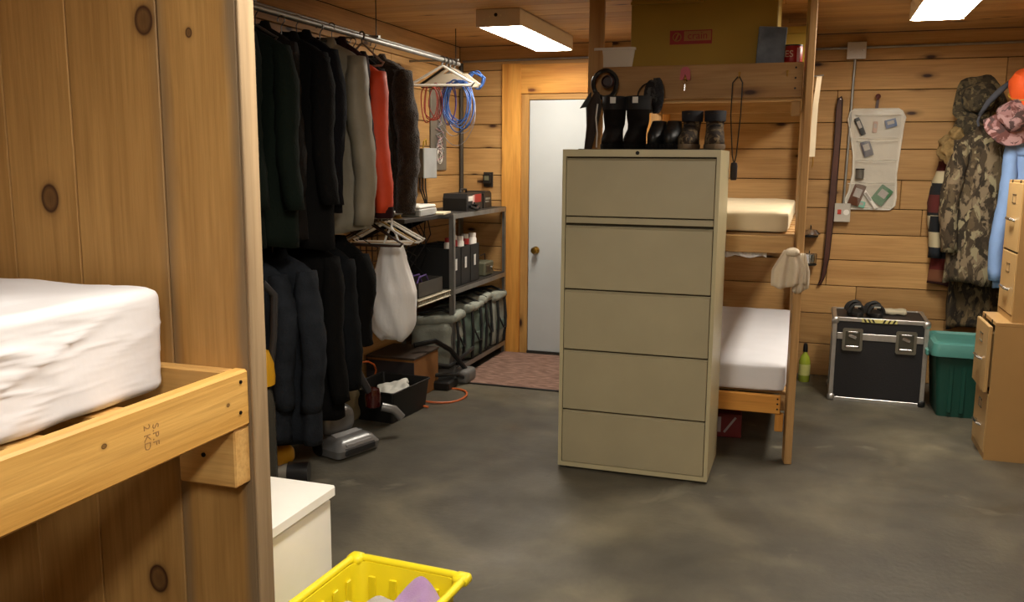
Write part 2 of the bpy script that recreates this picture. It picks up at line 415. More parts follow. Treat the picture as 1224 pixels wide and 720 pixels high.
# edge board that closes the panel's end
board('edge_strip', M_EDGE, (-1.278, PY-.001, 0), (-1.270, PY+.062, ZC-.001), 'z', 'x', nb, .002, OG)
rail = board('side_rail', wood('pine_rail', 'dcae62', 'c8974c', density=0, rnd=.02, knots=[(.60, .02, .006), (.99, .0, .005)], rough=.5), (-1.318, -.35, .914), (-1.28, PY-.001, 1.056), 'y', 'x', nb, .006, OG)
for q, (yy, zz) in enumerate(((1.765, 1.03), (1.76, .955))):
    B().lathe([(.0045, 0), (.0045, .0025), (.001, .003)], (-1.28-OG[0], yy-OG[1], zz), 10, 'x').done('screw', M_BLACKM, nb)
M_STAMP = plain('grade_stamp_ink', '9a7444', .8)
st = text('S.P.F\n2 KD', .026, M_STAMP, 'grade_stamp', nb, (-1.2797-OG[0], 1.455-OG[1], .987), (R(90), R(90), R(90)), .0002)
board('end_rail', M_PINE_NEW, (-2.35, PY-.039, .914), (-1.319, PY-.001, 1.053), 'x', 'y', nb, .005, OG)
board('ledger_block', M_PINE_NEW, (-1.45, PY-.062, .768), (-1.284, PY-.001, .912), 'x', 'y', nb, .004, OG)
B().lathe([(.006, 0), (.006, -.0025), (.001, -.003)], (-1.375-OG[0], PY-.062-OG[1], .845), 10, 'y').done('screw', M_BLACKM, nb)
board('side_rail', M_PINE_NEW, (-2.385, -.35, .914), (-2.35, PY-.001, 1.056), 'y', 'x', nb, .005, OG)
for k in range(9):
    y0 = -.3+k*.225
    board('slat', M_PINE_NEW, (-2.349, y0, .975), (-1.319, y0+.09, .995), 'x', 'z', nb, .003, OG)
def rrect(hx, hy, r, z, n=5):
    out = []
    for cx, cy, a in ((hx-r, hy-r, 0), (-hx+r, hy-r, 90), (-hx+r, -hy+r, 180), (hx-r, -hy+r, 270)):
        for i in range(n+1):
            t = R(a+90*i/n); out.append((cx+r*math.cos(t), cy+r*math.sin(t), z))
    return out
def mattress(name, label, lo, hi, r, mat, amp=.012, n=22, seed=0, piping=True):
    c = [(a+b_)/2 for a, b_ in zip(lo, hi)]; sz = [b_-a for a, b_ in zip(lo, hi)]
    t = thing(name, label, 'mattress', (c[0], c[1], lo[2]))
    B().rbox((0, 0, sz[2]/2), sz, r, n, amp, 9, seed).done('mattress_body', mat, t, 'all')
    return t
def wrinkle(p):
    # fitted-sheet folds: ridged noise stretched along the pull lines
    u = p.y*2.2+p.z*2.0; v = p.z*11-p.y*3.4
    k = 1-abs(noise.noise(Vector((u, v, 3.1))))*2.2
    k2 = 1-abs(noise.noise(Vector((p.y*6-p.z*5, p.z*26+p.y*6, 8.3))))*2.4
    msk = max(0, min(1, .5+1.6*noise.noise(Vector((p.y*2.1, p.z*4, 1.7)))))
    f = (max(0, k)**4*.012+max(0, k2)**5*.006)*(.15+.85*msk)
    if p.x > .3: f *= min(1, max(0, (.14-p.z)/.1))
    else: f *= .35
    return Vector((p.x+(f if p.x > .3 else 0), p.y, p.z+(f if p.x <= .3 and p.z > 0 else 0)))
mm = thing('mattress', 'white sheeted mattress on the near bunk beside the pine rail', 'mattress', (-1.905, .705, 1.0))
B().rbox((0, 0, .1275), (.865, 2.07, .255), .028, 70, .006, 7, 3, wrinkle).done('mattress_body', M_SHEET, mm, 'all')
B().tube(rrect(.426, 1.029, .03, .232), .0045, 6, True).done('piping', M_SHEET, mm, 'all')

# ---------------------------------------------------------------- white bedside cabinet
ws = thing('bedside_cabinet', 'low white cabinet with overhanging top, behind the near bunk panel', 'cabinet', (-1.69, 2.2, 0))
B().box(-.245, .245, -.25, .25, .03, .455, .003).done('body', M_WHITE, ws)
pr_ = [(-.26, -.262), (.25, -.262), (.262, -.25), (.262, .25), (.25, .264), (-.25, .264), (-.262, .25), (-.262, -.25)]
B().prism(pr_, .472, .5).done('top', M_WHITE, ws)
B().box(-.235, .235, -.24, .24, .455, .473).done('top_recess', plain('painted_gap_shade', '8a8070', .7), ws)  # recess coloured grey: shade under the white top painted in
B().box(-.22, .22, -.22, .22, 0, .031).done('plinth', plain('plinth_grey', '6a655c', .7), ws)
dd = B().box(-.225, .225, -.266, -.25, .05, .45, .003).done('cabinet_door', M_WHITE, ws)
B().tube([(.17, -.266, .22), (.17, -.29, .22), (.17, -.29, .30), (.17, -.266, .30)], .005).done('handle', M_CHROME, dd, True)

# ---------------------------------------------------------------- yellow laundry basket
M_YEL = plain('yellow_plastic', 'f0de22', .4, var=.05, sub=.15)
lb = thing('laundry_basket', 'yellow plastic laundry basket on floor beside the white cabinet', 'basket', (-1.155, 2.13, 0), R(-3))
B().loft([rrect(.16, .225, .05, 0), rrect(.185, .265, .05, .285), rrect(.181, .261, .05, .285), rrect(.155, .22, .05, .006)]).done('tub', M_YEL, lb, True)
B().tube(rrect(.198, .275, .045, .29), .013, 10, True).done('rim', M_YEL, lb, 'all')
for sx in (-1, 1):
    for sy in (-1, 1):
        B().rbox((sx*.188, sy*.265, .287), (.055, .055, .035), .016, 4).done('rim_corner', M_YEL, lb, 'all')
for k in range(6):
    for sx in (-1, 1):
        B().box(sx*.17-.004, sx*.17+.004, -.2+k*.075, -.175+k*.075, .04, .25, .002, Matrix.Rotation(0, 4, 'Z')).done('rib', M_YEL, lb)
for k in range(4):
    B().box(-.13+k*.075, -.105+k*.075, .238, .247, .04, .25, .002).done('rib', M_YEL, lb)
M_TOWG = plain('grey_towel', 'b8b0a8', .95, bump=.6, bscale=300, sheen=.3)
M_TOWP = plain('purple_towel', 'a884b4', .95, bump=.6, bscale=300, sheen=.3)
for nm, lab, mat, c, sz, sd in (('towel', 'crumpled pale grey towel inside the yellow basket', M_TOWG, (-1.14, 2.10, .145), (.26, .3, .25), 1),
                               ('towel', 'crumpled lilac towel at the corner of the yellow basket', M_TOWP, (-1.03, 2.20, .165), (.13, .26, .29), 5)):
    o = B().rbox((0, 0, 0), sz, .06, 22, .03, 11, sd, lambda p: Vector((p.x, p.y, p.z+.008*math.sin(p.x*60+p.y*25)))).done(nm, mat, None, 'all', c)
    tag(o, lab, 'towel', 'towels in the laundry basket')

# ================================================================= FILING CABINET
M_PUTTY = plain('putty_enamel', 'b2a987', .42, var=.05, scale=4)
M_PUTTYF = plain('putty_drawer', 'a0977a', .42, var=.05, scale=4)
fc = thing('filing_cabinet', 'tall putty five drawer lateral filing cabinet in the room centre', 'filing cabinet', (-.785, 4.472, 0))
hw, hd, H = .379, .2255, 1.622
b = B()
b.box(-hw, -hw+.018, -hd, hd-.01, .036, H-.034).box(hw-.018, hw, -hd, hd-.01, .036, H-.034)
b.box(-hw, hw, -hd, hd, H-.034, H).box(-hw, hw, -hd, hd, .012, .036).box(-hw, hw, hd-.01, hd, .036, H-.034)
b.done('case', M_PUTTY, fc)
B().box(-hw+.018, hw-.018, -hd+.02, -hd+.03, .03, H-.03).done('inner_panel', plain('cabinet_gap', '3a3524', .8), fc)
for z0, z1 in ((.038, .314), (.318, .626), (.630, .934), (.938, 1.255), (1.300, 1.584)):
    d = B().box(-hw+.021, hw-.021, -hd-.002, -hd+.016, z0, z1-.012, .002).done('drawer', M_PUTTYF, fc)
    B().prism([(-hd-.002, z1-.012), (-hd+.012, z1-.004), (-hd+.016, z1-.004), (-hd+.016, z1-.012)], -hw+.021, hw-.021, 'x').done('finger_pull', M_PUTTYF, d)
B().box(-hw+.021, hw-.021, -hd+.001, -hd+.012, 1.264, 1.294, .002).done('retracting_lip', M_PUTTYF, fc)
B().lathe([(.009, 0), (.009, -.004), (.006, -.006)], (-.01, -hd, H-.016), 14, 'y').done('lock', M_BLACKM, fc)
for sx in (-1, 1):
    for sy in (-1, 1): B().lathe([(.02, 0), (.02, .012)], (sx*.33, sy*.19, 0), 12).done('foot', M_BLACK, fc)

# ================================================================= FAR BUNK
ob = (-.6, 5.7, 0)
fb = thing('bunk_bed', 'far pine bunk bed with a top storage deck, behind the filing cabinet', 'bunk bed', ob)
def bb(name, lo, hi, al, fa, m=M_PINE_BUNK): return board(name, m, lo, hi, al, fa, fb, .004, ob)
bb('post', (-1.166, 4.735, 0), (-1.086, 4.773, ZC), 'z', 'y')
pst = bb('post', (-.063, 4.69, 0), (-.025, 4.78, ZC), 'z', 'x')
pst.matrix_basis = Matrix.Translation(pst.matrix_basis.translation) @ Matrix.Rotation(R(9), 4, 'Z') @ pst.matrix_basis.to_3x3().to_4x4()
bb('post', (-1.166, 6.72, 0), (-1.086, 6.758, ZC), 'z', 'y'); bb('post', (-.105, 6.72, 0), (-.025, 6.758, ZC), 'z', 'y')
bb('top_rail', (-1.085, 4.702, 1.886), (-.07, 4.734, 2.056), 'x', 'y')
bb('top_ledger', (-1.085, 4.735, 1.87), (-.07, 4.772, 1.925), 'x', 'y')
bb('cleat', (-.12, 4.735, 1.80), (-.075, 4.775, 1.869), 'z', 'y')
bb('middle_rail', (-1.085, 4.702, 1.108), (-.07, 4.734, 1.196), 'x', 'y')
bb('bottom_rail', (-1.085, 4.702, .263), (-.09, 4.734, .361), 'x', 'y', M_PINE_CASE)
bb('cleat', (-.115, 4.715, .165), (-.072, 4.75, .262), 'z', 'y', M_PINE_CASE)
for z0, z1 in ((1.92, 2.02), (1.10, 1.19), (.26, .355)):
    bb('side_rail', (-1.125, 4.776, z0), (-1.09, 6.719, z1), 'y', 'x'); bb('side_rail', (-.101, 4.79, z0), (-.066, 6.719, z1), 'y', 'x')
    bb('back_rail', (-1.085, 6.72, z0), (-.106, 6.755, z1), 'x', 'y')
for k in range(10):
    y0 = 4.775+k*.195
    bb('deck_board', (-1.125, y0, 2.021), (-.066, y0+.19, 2.04), 'x', 'z')
    bb('slat', (-1.125, y0, 1.191), (-.066, y0+.1, 1.205), 'x', 'z'); bb('slat', (-1.125, y0, .356), (-.066, y0+.1, .370), 'x', 'z')
for x, z in ((-.105, 2.03), (-.105, 1.98), (-.105, 1.93), (-.105, .345), (-.105, .318), (-.105, .29)):
    B().lathe([(.005, 0), (.005, -.002)], (x-ob[0], 4.70-ob[1], z), 8, 'y').done('screw', M_BLACKM, fb)
M_MATT = plain('cream_mattress', 'd8c8a8', .85, var=.05, bump=.15, bscale=12)
mattress('mattress', 'bare cream mattress on the middle level of the far bunk', (-1.07, 4.745, 1.206), (-.10, 6.70, 1.315), .025, M_MATT, .006, 14, 9)
m3 = mattress('mattress', 'white sheeted mattress on the lowest level of the far bunk', (-1.07, 4.738, .371), (-.072, 6.70, .512), .02, M_SHEET, .006, 22, 4)
# sheet corner that hangs under the middle rail
def flap(name, label, cat, loc, poly, th, mat):
    o = B().prism(poly, 0, th, 'y').done(name, mat, None, False, loc); return tag(o, label, cat)
o = B().loft([[(-.26+.02*i, .0+.004*math.sin(i*1.7), 0) for i in range(14)]+[(-.26+.02*(13-i), .01+.004*math.sin((13-i)*1.7), 0) for i in range(14)],
              [(-.26+.02*i, -.004+.008*math.sin(i*1.7), -.012-.02*abs(math.sin(i*.55))) for i in range(14)]+[(-.26+.02*(13-i), .004+.008*math.sin((13-i)*1.7), -.012-.02*abs(math.sin((13-i)*.55))) for i in range(14)]]).done('bed_sheet', M_SHEET, None, False, (-.2, 4.745, 1.107))
tag(o, 'edge of white sheet drooping under the middle bunk rail', 'bed sheet')
# towel on the post
def drapecloth(n_u=14, n_v=12, w=.12, h=.2, amp=.018, depth=.03, seed=0):
    b = B(); secs = []
    for v in range(n_v+1):
        t = v/n_v; ww = w*(.35+.65*min(1, t*1.8)); row = []
        for u in range(n_u+1):
            s = u/n_u-.5; row.append((s*ww, -depth+amp*math.sin(s*16+seed+t*1.5)*(.3+t), -t*h*(1-.25*abs(s+.2))))
        for u in range(n_u, -1, -1):
            s = u/n_u-.5; row.append((s*ww, -depth+.008+amp*math.sin(s*16+seed+t*1.5)*(.3+t), -t*h*(1-.25*abs(s+.2))))
        secs.append(row)
    return b.loft(secs)
M_RAG = plain('cream_rag', 'd0c2ac', .95, bump=.4, bscale=200)
tw = thing('hand_towel', 'cream rag draped over the middle rail at the far bunk post', 'towel', (-.085, 4.68, 1.13))
drapecloth(18, 12, .17, .2, .014, .014, 1).done('front_fall', M_RAG, tw, 'all')
B().rbox((.01, .0, -.01), (.07, .06, .04), .018, 6, .006, 30, 2).done('fold', M_RAG, tw, 'all')
drapecloth(14, 10, .08, .21, .010, .0, 3).done('side_fall', M_RAG, tw, 'all', (.062, .0, -.015))

# things on the top deck  (z = 2.06)
ZD = 2.041
M_CART = plain('yellow_carton', '9c8028', .7, var=.08, scale=3)
cb = thing('storage_carton', 'large yellow carton with red logo on the top bunk deck', 'box', (-.575, 4.97, ZD))
B().box(-.37, .37, -.21, .21, 0, .405, .004).done('body', M_CART, cb)
B().box(-.37, .0, -.235, -.2, .33, .345, .002).done('flap', M_CART, cb)
B().box(.005, .42, -.2, .2, .402, .41, .002).done('flap', M_CART, cb)
M_LOGOR = plain('logo_red', '8c1c10', .6); M_LOGOW = plain('logo_pale', '96682a', .6)
lg = B().box(-.165, .05, -.2115, -.2095, .125, .195).done('logo_panel', M_LOGOR, cb)
B().box(-.092, .045, -.2122, -.2112, .142, .190).done('logo_field', M_LOGOW, lg)
text('crain', .052, M_LOGOR, 'logo_text', lg, (-.023, -.2125, .166), (R(90), 0, 0))
B().tube(arc((-.128, -.2118, .162), .02, 0, 2*math.pi, 20)[:-1], .003, 6, True).done('logo_ring', M_LOGOW, lg)
B().obox((-.128, -.2118, .162), (.008, .002, .034), (0, R(25), 0)).done('logo_mark', M_LOGOW, lg)
M_CLEAR = clearplastic('clear_tub', 'e6e4dc', .8)
ct = thing('plastic_tub', 'small clear plastic tub at the left end of the top deck', 'tub', (-1.03, 4.82, ZD))
B().loft([rrect(.095, .07, .02, 0), rrect(.11, .085, .025, .105), rrect(.107, .082, .025, .105), rrect(.092, .067, .02, .004)]).done('tub_body', M_CLEAR, ct, True)
B().loft([rrect(.115, .09, .025, .105), rrect(.115, .09, .025, .118)]).done('lid', M_CLEAR, ct, True)
B().box(-.04, .08, -.05, .05, .006, .085, .003).done('contents', plain('packet_grey', 'a09a90', .6), ct)
bg = thing('book', 'dark blue-grey softcover standing beside the yellow carton', 'book', (-.235, 4.735, ZD), R(6))
B().box(-.068, .068, -.012, .012, 0, .19, .002, Matrix.Rotation(R(3), 4, 'Y')).done('cover', plain('blue_grey_cover', '535c68', .5, var=.6, scale=9), bg)
B().box(-.065, .066, -.010, .010, .003, .192, .001, Matrix.Rotation(R(3), 4, 'Y')).done('pages', plain('page_grey', '8c8c8c', .8), bg)
cn = thing('tin_can', 'red tin with pale letters at the right end of the top deck', 'can', (-.128, 4.80, ZD))
B().lathe([(.046, 0), (.048, .003), (.048, .098), (.046, .101)], n=24).done('can_body', M_RED, cn, True)
B().lathe([(.0475, .101), (.0475, .107), (.043, .107), (.043, .104)], n=24).done('lid', M_BLACK, cn, True)
text('ES', .045, plain('letter_pale', 'c8a890', .6), 'lettering', cn, (-.016, -.0487, .06), (R(90), 0, 0))
B().box(.022, .034, -.046, -.040, .01, .09).done('label_stripe', plain('pink_label', 'd0a0a0', .6), cn)
yb = thing('yellow_box', 'dull yellow carton further back on the top deck', 'box', (-.25, 6.0, ZD))
B().box(-.19, .19, -.2, .2, 0, .3, .003).done('body', M_CART, yb); B().box(-.2, .2, -.21, .21, .3, .34, .003).done('lid', M_CART, yb)

# hooks on the top rail
def hook(x, z, label, y=4.70, group='brass cup hooks on the top rail'):
    h = thing('cup_hook', label, 'hook', (x, y, z), 0, group)
    B().lathe([(.007, 0), (.007, -.002), (.003, -.003), (.003, -.016)], (0, 0, 0), 10, 'y').done('shank', M_BRASS, h, True)
    B().tube(arc((0, -.016, -.012), .012, R(90), R(330), 10, 'yz'), .0028, 6).done('hook_loop', M_BRASS, h, True)
    return h
hook(-.64, 2.0, 'cup hook holding the pink key tag'); hook(-.375, 2.01, 'cup hook holding the dark lanyard'); hook(-.145, 2.012, 'empty cup hook nearest the right bunk post')
kt = thing('key_tag', 'pink plastic tag hanging on the top rail hook', 'key tag', (-.643, 4.675, 2.0))
B().prism([(-.026, -.02), (-.022, .03), (-.01, .043), (.012, .043), (.024, .03), (.028, -.022), (.012, -.02), (.0, .008), (-.010, -.02)], -.004, .004, 'y').done('tag_body', plain('pink_plastic', 'b84858', .5), kt)
B().tube(arc((0, 0, -.03), .012, 0, 2*math.pi, 14)[:-1], .0016, 6, True).done('key_ring', M_CHROME, kt, True)
B().prism([(-.003, -.04), (.003, -.04), (.003, -.072), (-.003, -.075)], -.001, .001, 'y').done('key', M_CHROME, kt)
ly = thing('lanyard', 'dark cord lanyard hanging from the top rail hook', 'lanyard', (-.385, 4.678, 1.5))
B().tube([(.005, 0, .49), (-.02, 0, .46), (-.022, 0, .3), (-.006, 0, .1), (.004, 0, .06)], .0035, 6).done('cord', M_BLACK, ly, True)
B().tube([(.012, 0, .49), (.028, 0, .46), (.026, 0, .3), (.014, 0, .1), (.006, 0, .06)], .0035, 6).done('cord', M_BLACK, ly, True)
B().rbox((.005, 0, .02), (.035, .02, .09), .009, 4).done('fob', plain('dark_fob', '201820', .6), ly, True)

# ================================================================= ON THE FILING CABINET  (z = 1.622)
ZT = 1.6265
def boot(parent, ox, oy, h, foot, rz, m_up, m_sole, m_cuff, cuff=.03, wid=.052, shaft=.055, tagc=None, laces=0):
    """toe toward local -y before rz"""
    ca, sa = math.cos(rz), math.sin(rz)
    def T(p): return (ox+p[0]*ca-p[1]*sa, oy+p[0]*sa+p[1]*ca, p[2])
    def sec(z, yc, hl, hw_, n=20, toe=.75):
        out = []
        for i in range(n):
            a = 2*math.pi*i/n; x, y_ = hw_*math.cos(a), hl*math.sin(a)
            if y_ < 0: x *= 1-.25*(abs(y_)/hl)**3*toe
            out.append(T((x, yc+y_, z)))
        return out
    yc = -foot/2+shaft
    B().loft([sec(0, yc, foot/2, wid), sec(.012, yc, foot/2+.003, wid+.003), sec(.024, yc, foot/2+.002, wid+.002)]).done('sole', m_sole, parent, True)
    ss = [sec(.024, yc, foot/2-.003, wid-.002), sec(.05, yc, foot/2-.006, wid-.003), sec(.075, yc+.018, foot/2-.026, wid-.006), sec(.10, yc+.05, foot/2-.058, wid-.008),
          sec(.125, yc+.068, foot/2-.078, shaft*.82)]
    k = 6
    for i in range(1, k+1):
        t = i/k; z = .125+(h-.125)*t; ss.append(sec(z, .0+.004*math.sin(i*2.1), shaft*(.98+.1*t), shaft*(.84+.12*t)))
    inner = [sec(h, 0, shaft*.98, shaft*.86), sec(h-.05, 0, shaft*.9, shaft*.8)]
    B().loft(ss+inner).done('upper', m_up, parent, 'all')
    B().loft([sec(h-cuff, 0, shaft*1.10, shaft*.98), sec(h+.006, 0, shaft*1.13, shaft*1.02), sec(h+.006, 0, shaft*1.0, shaft*.9), sec(h-cuff, 0, shaft*.98, shaft*.86)], caps=False).done('cuff', m_cuff, parent, 'all')
    if tagc:
        p = [T((x, -shaft*1.15, z)) for x, z in ((-.014, h-.03), (.014, h-.03), (.014, h), (-.014, h))]; q = [T((x, -shaft*1.15-.002, z)) for x, z in ((-.014, h-.03), (.014, h-.03), (.014, h), (-.014, h))]
        B().loft([p, q]).done('size_tag', tagc, parent)
    for i in range(laces):
        z = .09+i*.022; yy = -shaft*1.0-.02*(laces-i)/laces
        B().tube([T((-.025, yy, z)), T((0, yy-.008, z+.006)), T((.025, yy, z))], .003, 6).done('lace', m_cuff, parent, True)
M_BOOTB = plain('black_boot', '120e0c', .9, bump=.3, bscale=40); M_RUB = plain('black_rubber', '0c0c0c', .9); M_BCUFF = plain('boot_cuff', '0d0d10', .8)
M_TAGW = plain('tag_white', 'd8d8d4', .6)
for k, (x, lab) in enumerate(((-.965, 'tall black winter boot with white tag, left one on the filing cabinet'), (-.845, 'tall black winter boot with white tag, right one on the filing cabinet'))):
    t = thing('winter_boot', lab, 'boot', (x, 4.50, ZT), 0, 'tall black winter boots')
    boot(t, 0, 0, .255, .25, R(4-6*k), M_BOOTB, M_RUB, M_BCUFF, .06, .055, .064, M_TAGW)
M_CAMOB = patches('camo_boot', ['241a12', '4c3a26', '6a5a40', '362a1c'], 20)
for k, (x, lab) in enumerate(((-.575, 'brown hunting boot with dark cuff, left one on the filing cabinet'), (-.465, 'brown hunting boot with dark cuff, right one on the filing cabinet'))):
    t = thing('hunting_boot', lab, 'boot', (x, 4.50, ZT), 0, 'brown hunting boots')
    boot(t, 0, 0, .18, .24, R(-5+12*k), M_CAMOB, plain('tan_sole', '5c4c38', .7), plain('dark_cuff', '14141c', .8), .045, .05, .052, None, 3)
# low black shoes lying sole-out
M_SHOE = plain('black_shoe', '0f1214', .5)
for k, (x, lab) in enumerate(((-.735, 'low black work shoe on the cabinet, left of its pair'), (-.66, 'low black work shoe on the cabinet, right of its pair'))):
    t = thing('work_shoe', lab, 'shoe', (x, 4.43, ZT), 0, 'low black work shoes')
    def ss(z, hl, hw_, yc=0): return [(hw_*math.cos(2*math.pi*i/20), yc+hl*math.sin(2*math.pi*i/20), z) for i in range(20)]
    B().loft([ss(0, .13, .045), ss(.022, .133, .047), ss(.026, .13, .045)]).done('sole', M_RUB, t, True)
    B().loft([ss(.026, .127, .043), ss(.07, .122, .044), ss(.10, .09, .041, .03), ss(.12, .066, .038, .05), ss(.138, .055, .034, .06), ss(.139, .045, .026, .06), ss(.09, .04, .02, .06)]).done('upper', M_SHOE, t, 'all')
    for i in range(7):
        a = R(200+i*23); B().rbox((.047*math.cos(a), .133*math.sin(a), .012), (.012, .012, .02), .003, 2).done('tread_lug', M_RUB, t)
# cap hanging on rail
M_CAPD = patches('dark_camo_cap', ['16161a', '2c2c30', '1e1e22', '484848'], 18)
cp = thing('baseball_cap', 'dark camouflage cap hanging on the top rail', 'cap', (-.815, 4.66, 1.90))
dome = []
for i in range(9):
    t = i/8; a = t*math.pi/2
    dome.append([(.085*math.cos(a)*math.cos(2*math.pi*j/20)*.45, .0-.09*math.sin(a)*.5+.02, .085*math.cos(a)*math.sin(2*math.pi*j/20)) for j in range(20)])
B().loft(dome).done('crown', M_CAPD, cp, 'all')
br = []
for i in range(9):
    t = i/8; a = R(-70+140*t)
    br.append(((.02+.055*math.cos(a*.8)*1, -.01, .095*math.sin(a))))
B().loft([[(p[0]*0+.015, p[1], p[2]) for p in br]+[(p[0]*0+.015, p[1]+.006, p[2]) for p in reversed(br)], [(p[0]+.0, p[1]-.02, p[2]) for p in br]+[(p[0], p[1]-.014, p[2]) for p in reversed(br)]]).done('visor', M_CAPD, cp, 'all')
B().tube(arc((0, .02, 0), .07, R(60), R(300), 14, 'xz'), .004, 6).done('strap', M_BLACK, cp, True)
# coil / headlamp on the left post
hl = thing('headlamp', 'black headlamp with looped strap hanging on the left bunk post', 'headlamp', (-1.055, 4.66, 1.965))
B().tube([(.062*math.cos(2*math.pi*i/24), .008*math.sin(i), .07*math.sin(2*math.pi*i/24)) for i in range(24)], .012, 8, True).done('strap', M_BLACK, hl, True)
B().lathe([(.032, 0), (.036, -.02), (.030, -.045), (.026, -.046), (.022, -.036)], (.02, 0, .01), 18, 'y').done('lamp_head', plain('dark_red_lamp', '2a1414', .4), hl, True)
B().tube([(0, 0, -.06), (-.01, .01, -.1), (.0, .015, -.15)], .008, 8).done('tail_strap', M_BLACK, hl, True)
# pouch leaning at the left of the boots
pc = thing('cloth_bundle', 'dark cloth bundle with pale cord at the cabinet\'s left corner', 'bundle', (-1.085, 4.56, ZT), 0)
B().loft([[( .02*math.cos(2*math.pi*i/10)-.03, .02*math.sin(2*math.pi*i/10), 0) for i in range(10)], [(.03*math.cos(2*math.pi*i/10)-.01, .03*math.sin(2*math.pi*i/10), .12) for i in range(10)], [(.038*math.cos(2*math.pi*i/10)*(1+.2*(i % 2))+.0, .03*math.sin(2*math.pi*i/10), .22) for i in range(10)], [(.012*math.cos(2*math.pi*i/10)+.012, .012*math.sin(2*math.pi*i/10), .29) for i in range(10)]]).done('canopy', plain('dark_brown_cloth', '261a12', .8), pc, True)
B().tube([(.022, -.03, .01), (.026, -.035, .08), (.018, -.036, .16), (.024, -.03, .23)], .004, 6).done('trim_cord', M_WHITEPL, pc, True)
B().prism([(-.075, .21), (-.02, .29), (-.02, .22)], -.01, .01, 'y').done('tip_flap', M_BLACK, pc)
# tray the shoes stand on
tag(B().box(-.33, .36, -.13, .10, 0, .004, .001).done('boot_tray', plain('dark_tray', '1a1610', .6), None, False, (-.78, 4.47, 1.6222)), 'thin dark mat under the boots on the filing cabinet', 'mat')

# ================================================================= CLOSET RODS AND CLOTHES (left wall)
XR0, ZU, ZL = -2.40, 2.235, 1.245
cr = thing('closet_rod', 'long upper steel closet rods high along the left wall', 'closet rod', (XR0, 4.5, ZU))
B().tube([(0, -1.3, 0), (0, 1.45, 0)], .016, 12).done('rod', M_STEEL, cr, True)
B().tube([(-.05, -1.3, .03), (-.05, 1.45, .03)], .009, 10).done('upper_rod', M_STEEL, cr, True)
for yy in (-1.0, .2, 1.4):
    B().box(-.35, .02, yy-.012, yy+.012, .018, .03).done('bracket', M_STEEL, cr); B().tube([(0, yy, .02), (0, yy, ZC-ZU-.001)], .003, 6).done('hanging_wire', M_BLACKM, cr)
lr = thing('closet_rod', 'lower steel closet rod under the hanging coats', 'closet rod', (XR0, 4.2, ZL))
B().tube([(0, -1.1, 0), (0, .80, 0)], .014, 12).done('rod', M_STEEL, lr, True)
for yy in (-1.0, .78): B().box(-.35, .02, yy-.01, yy+.01, .016, .026).done('bracket', M_STEEL, lr)

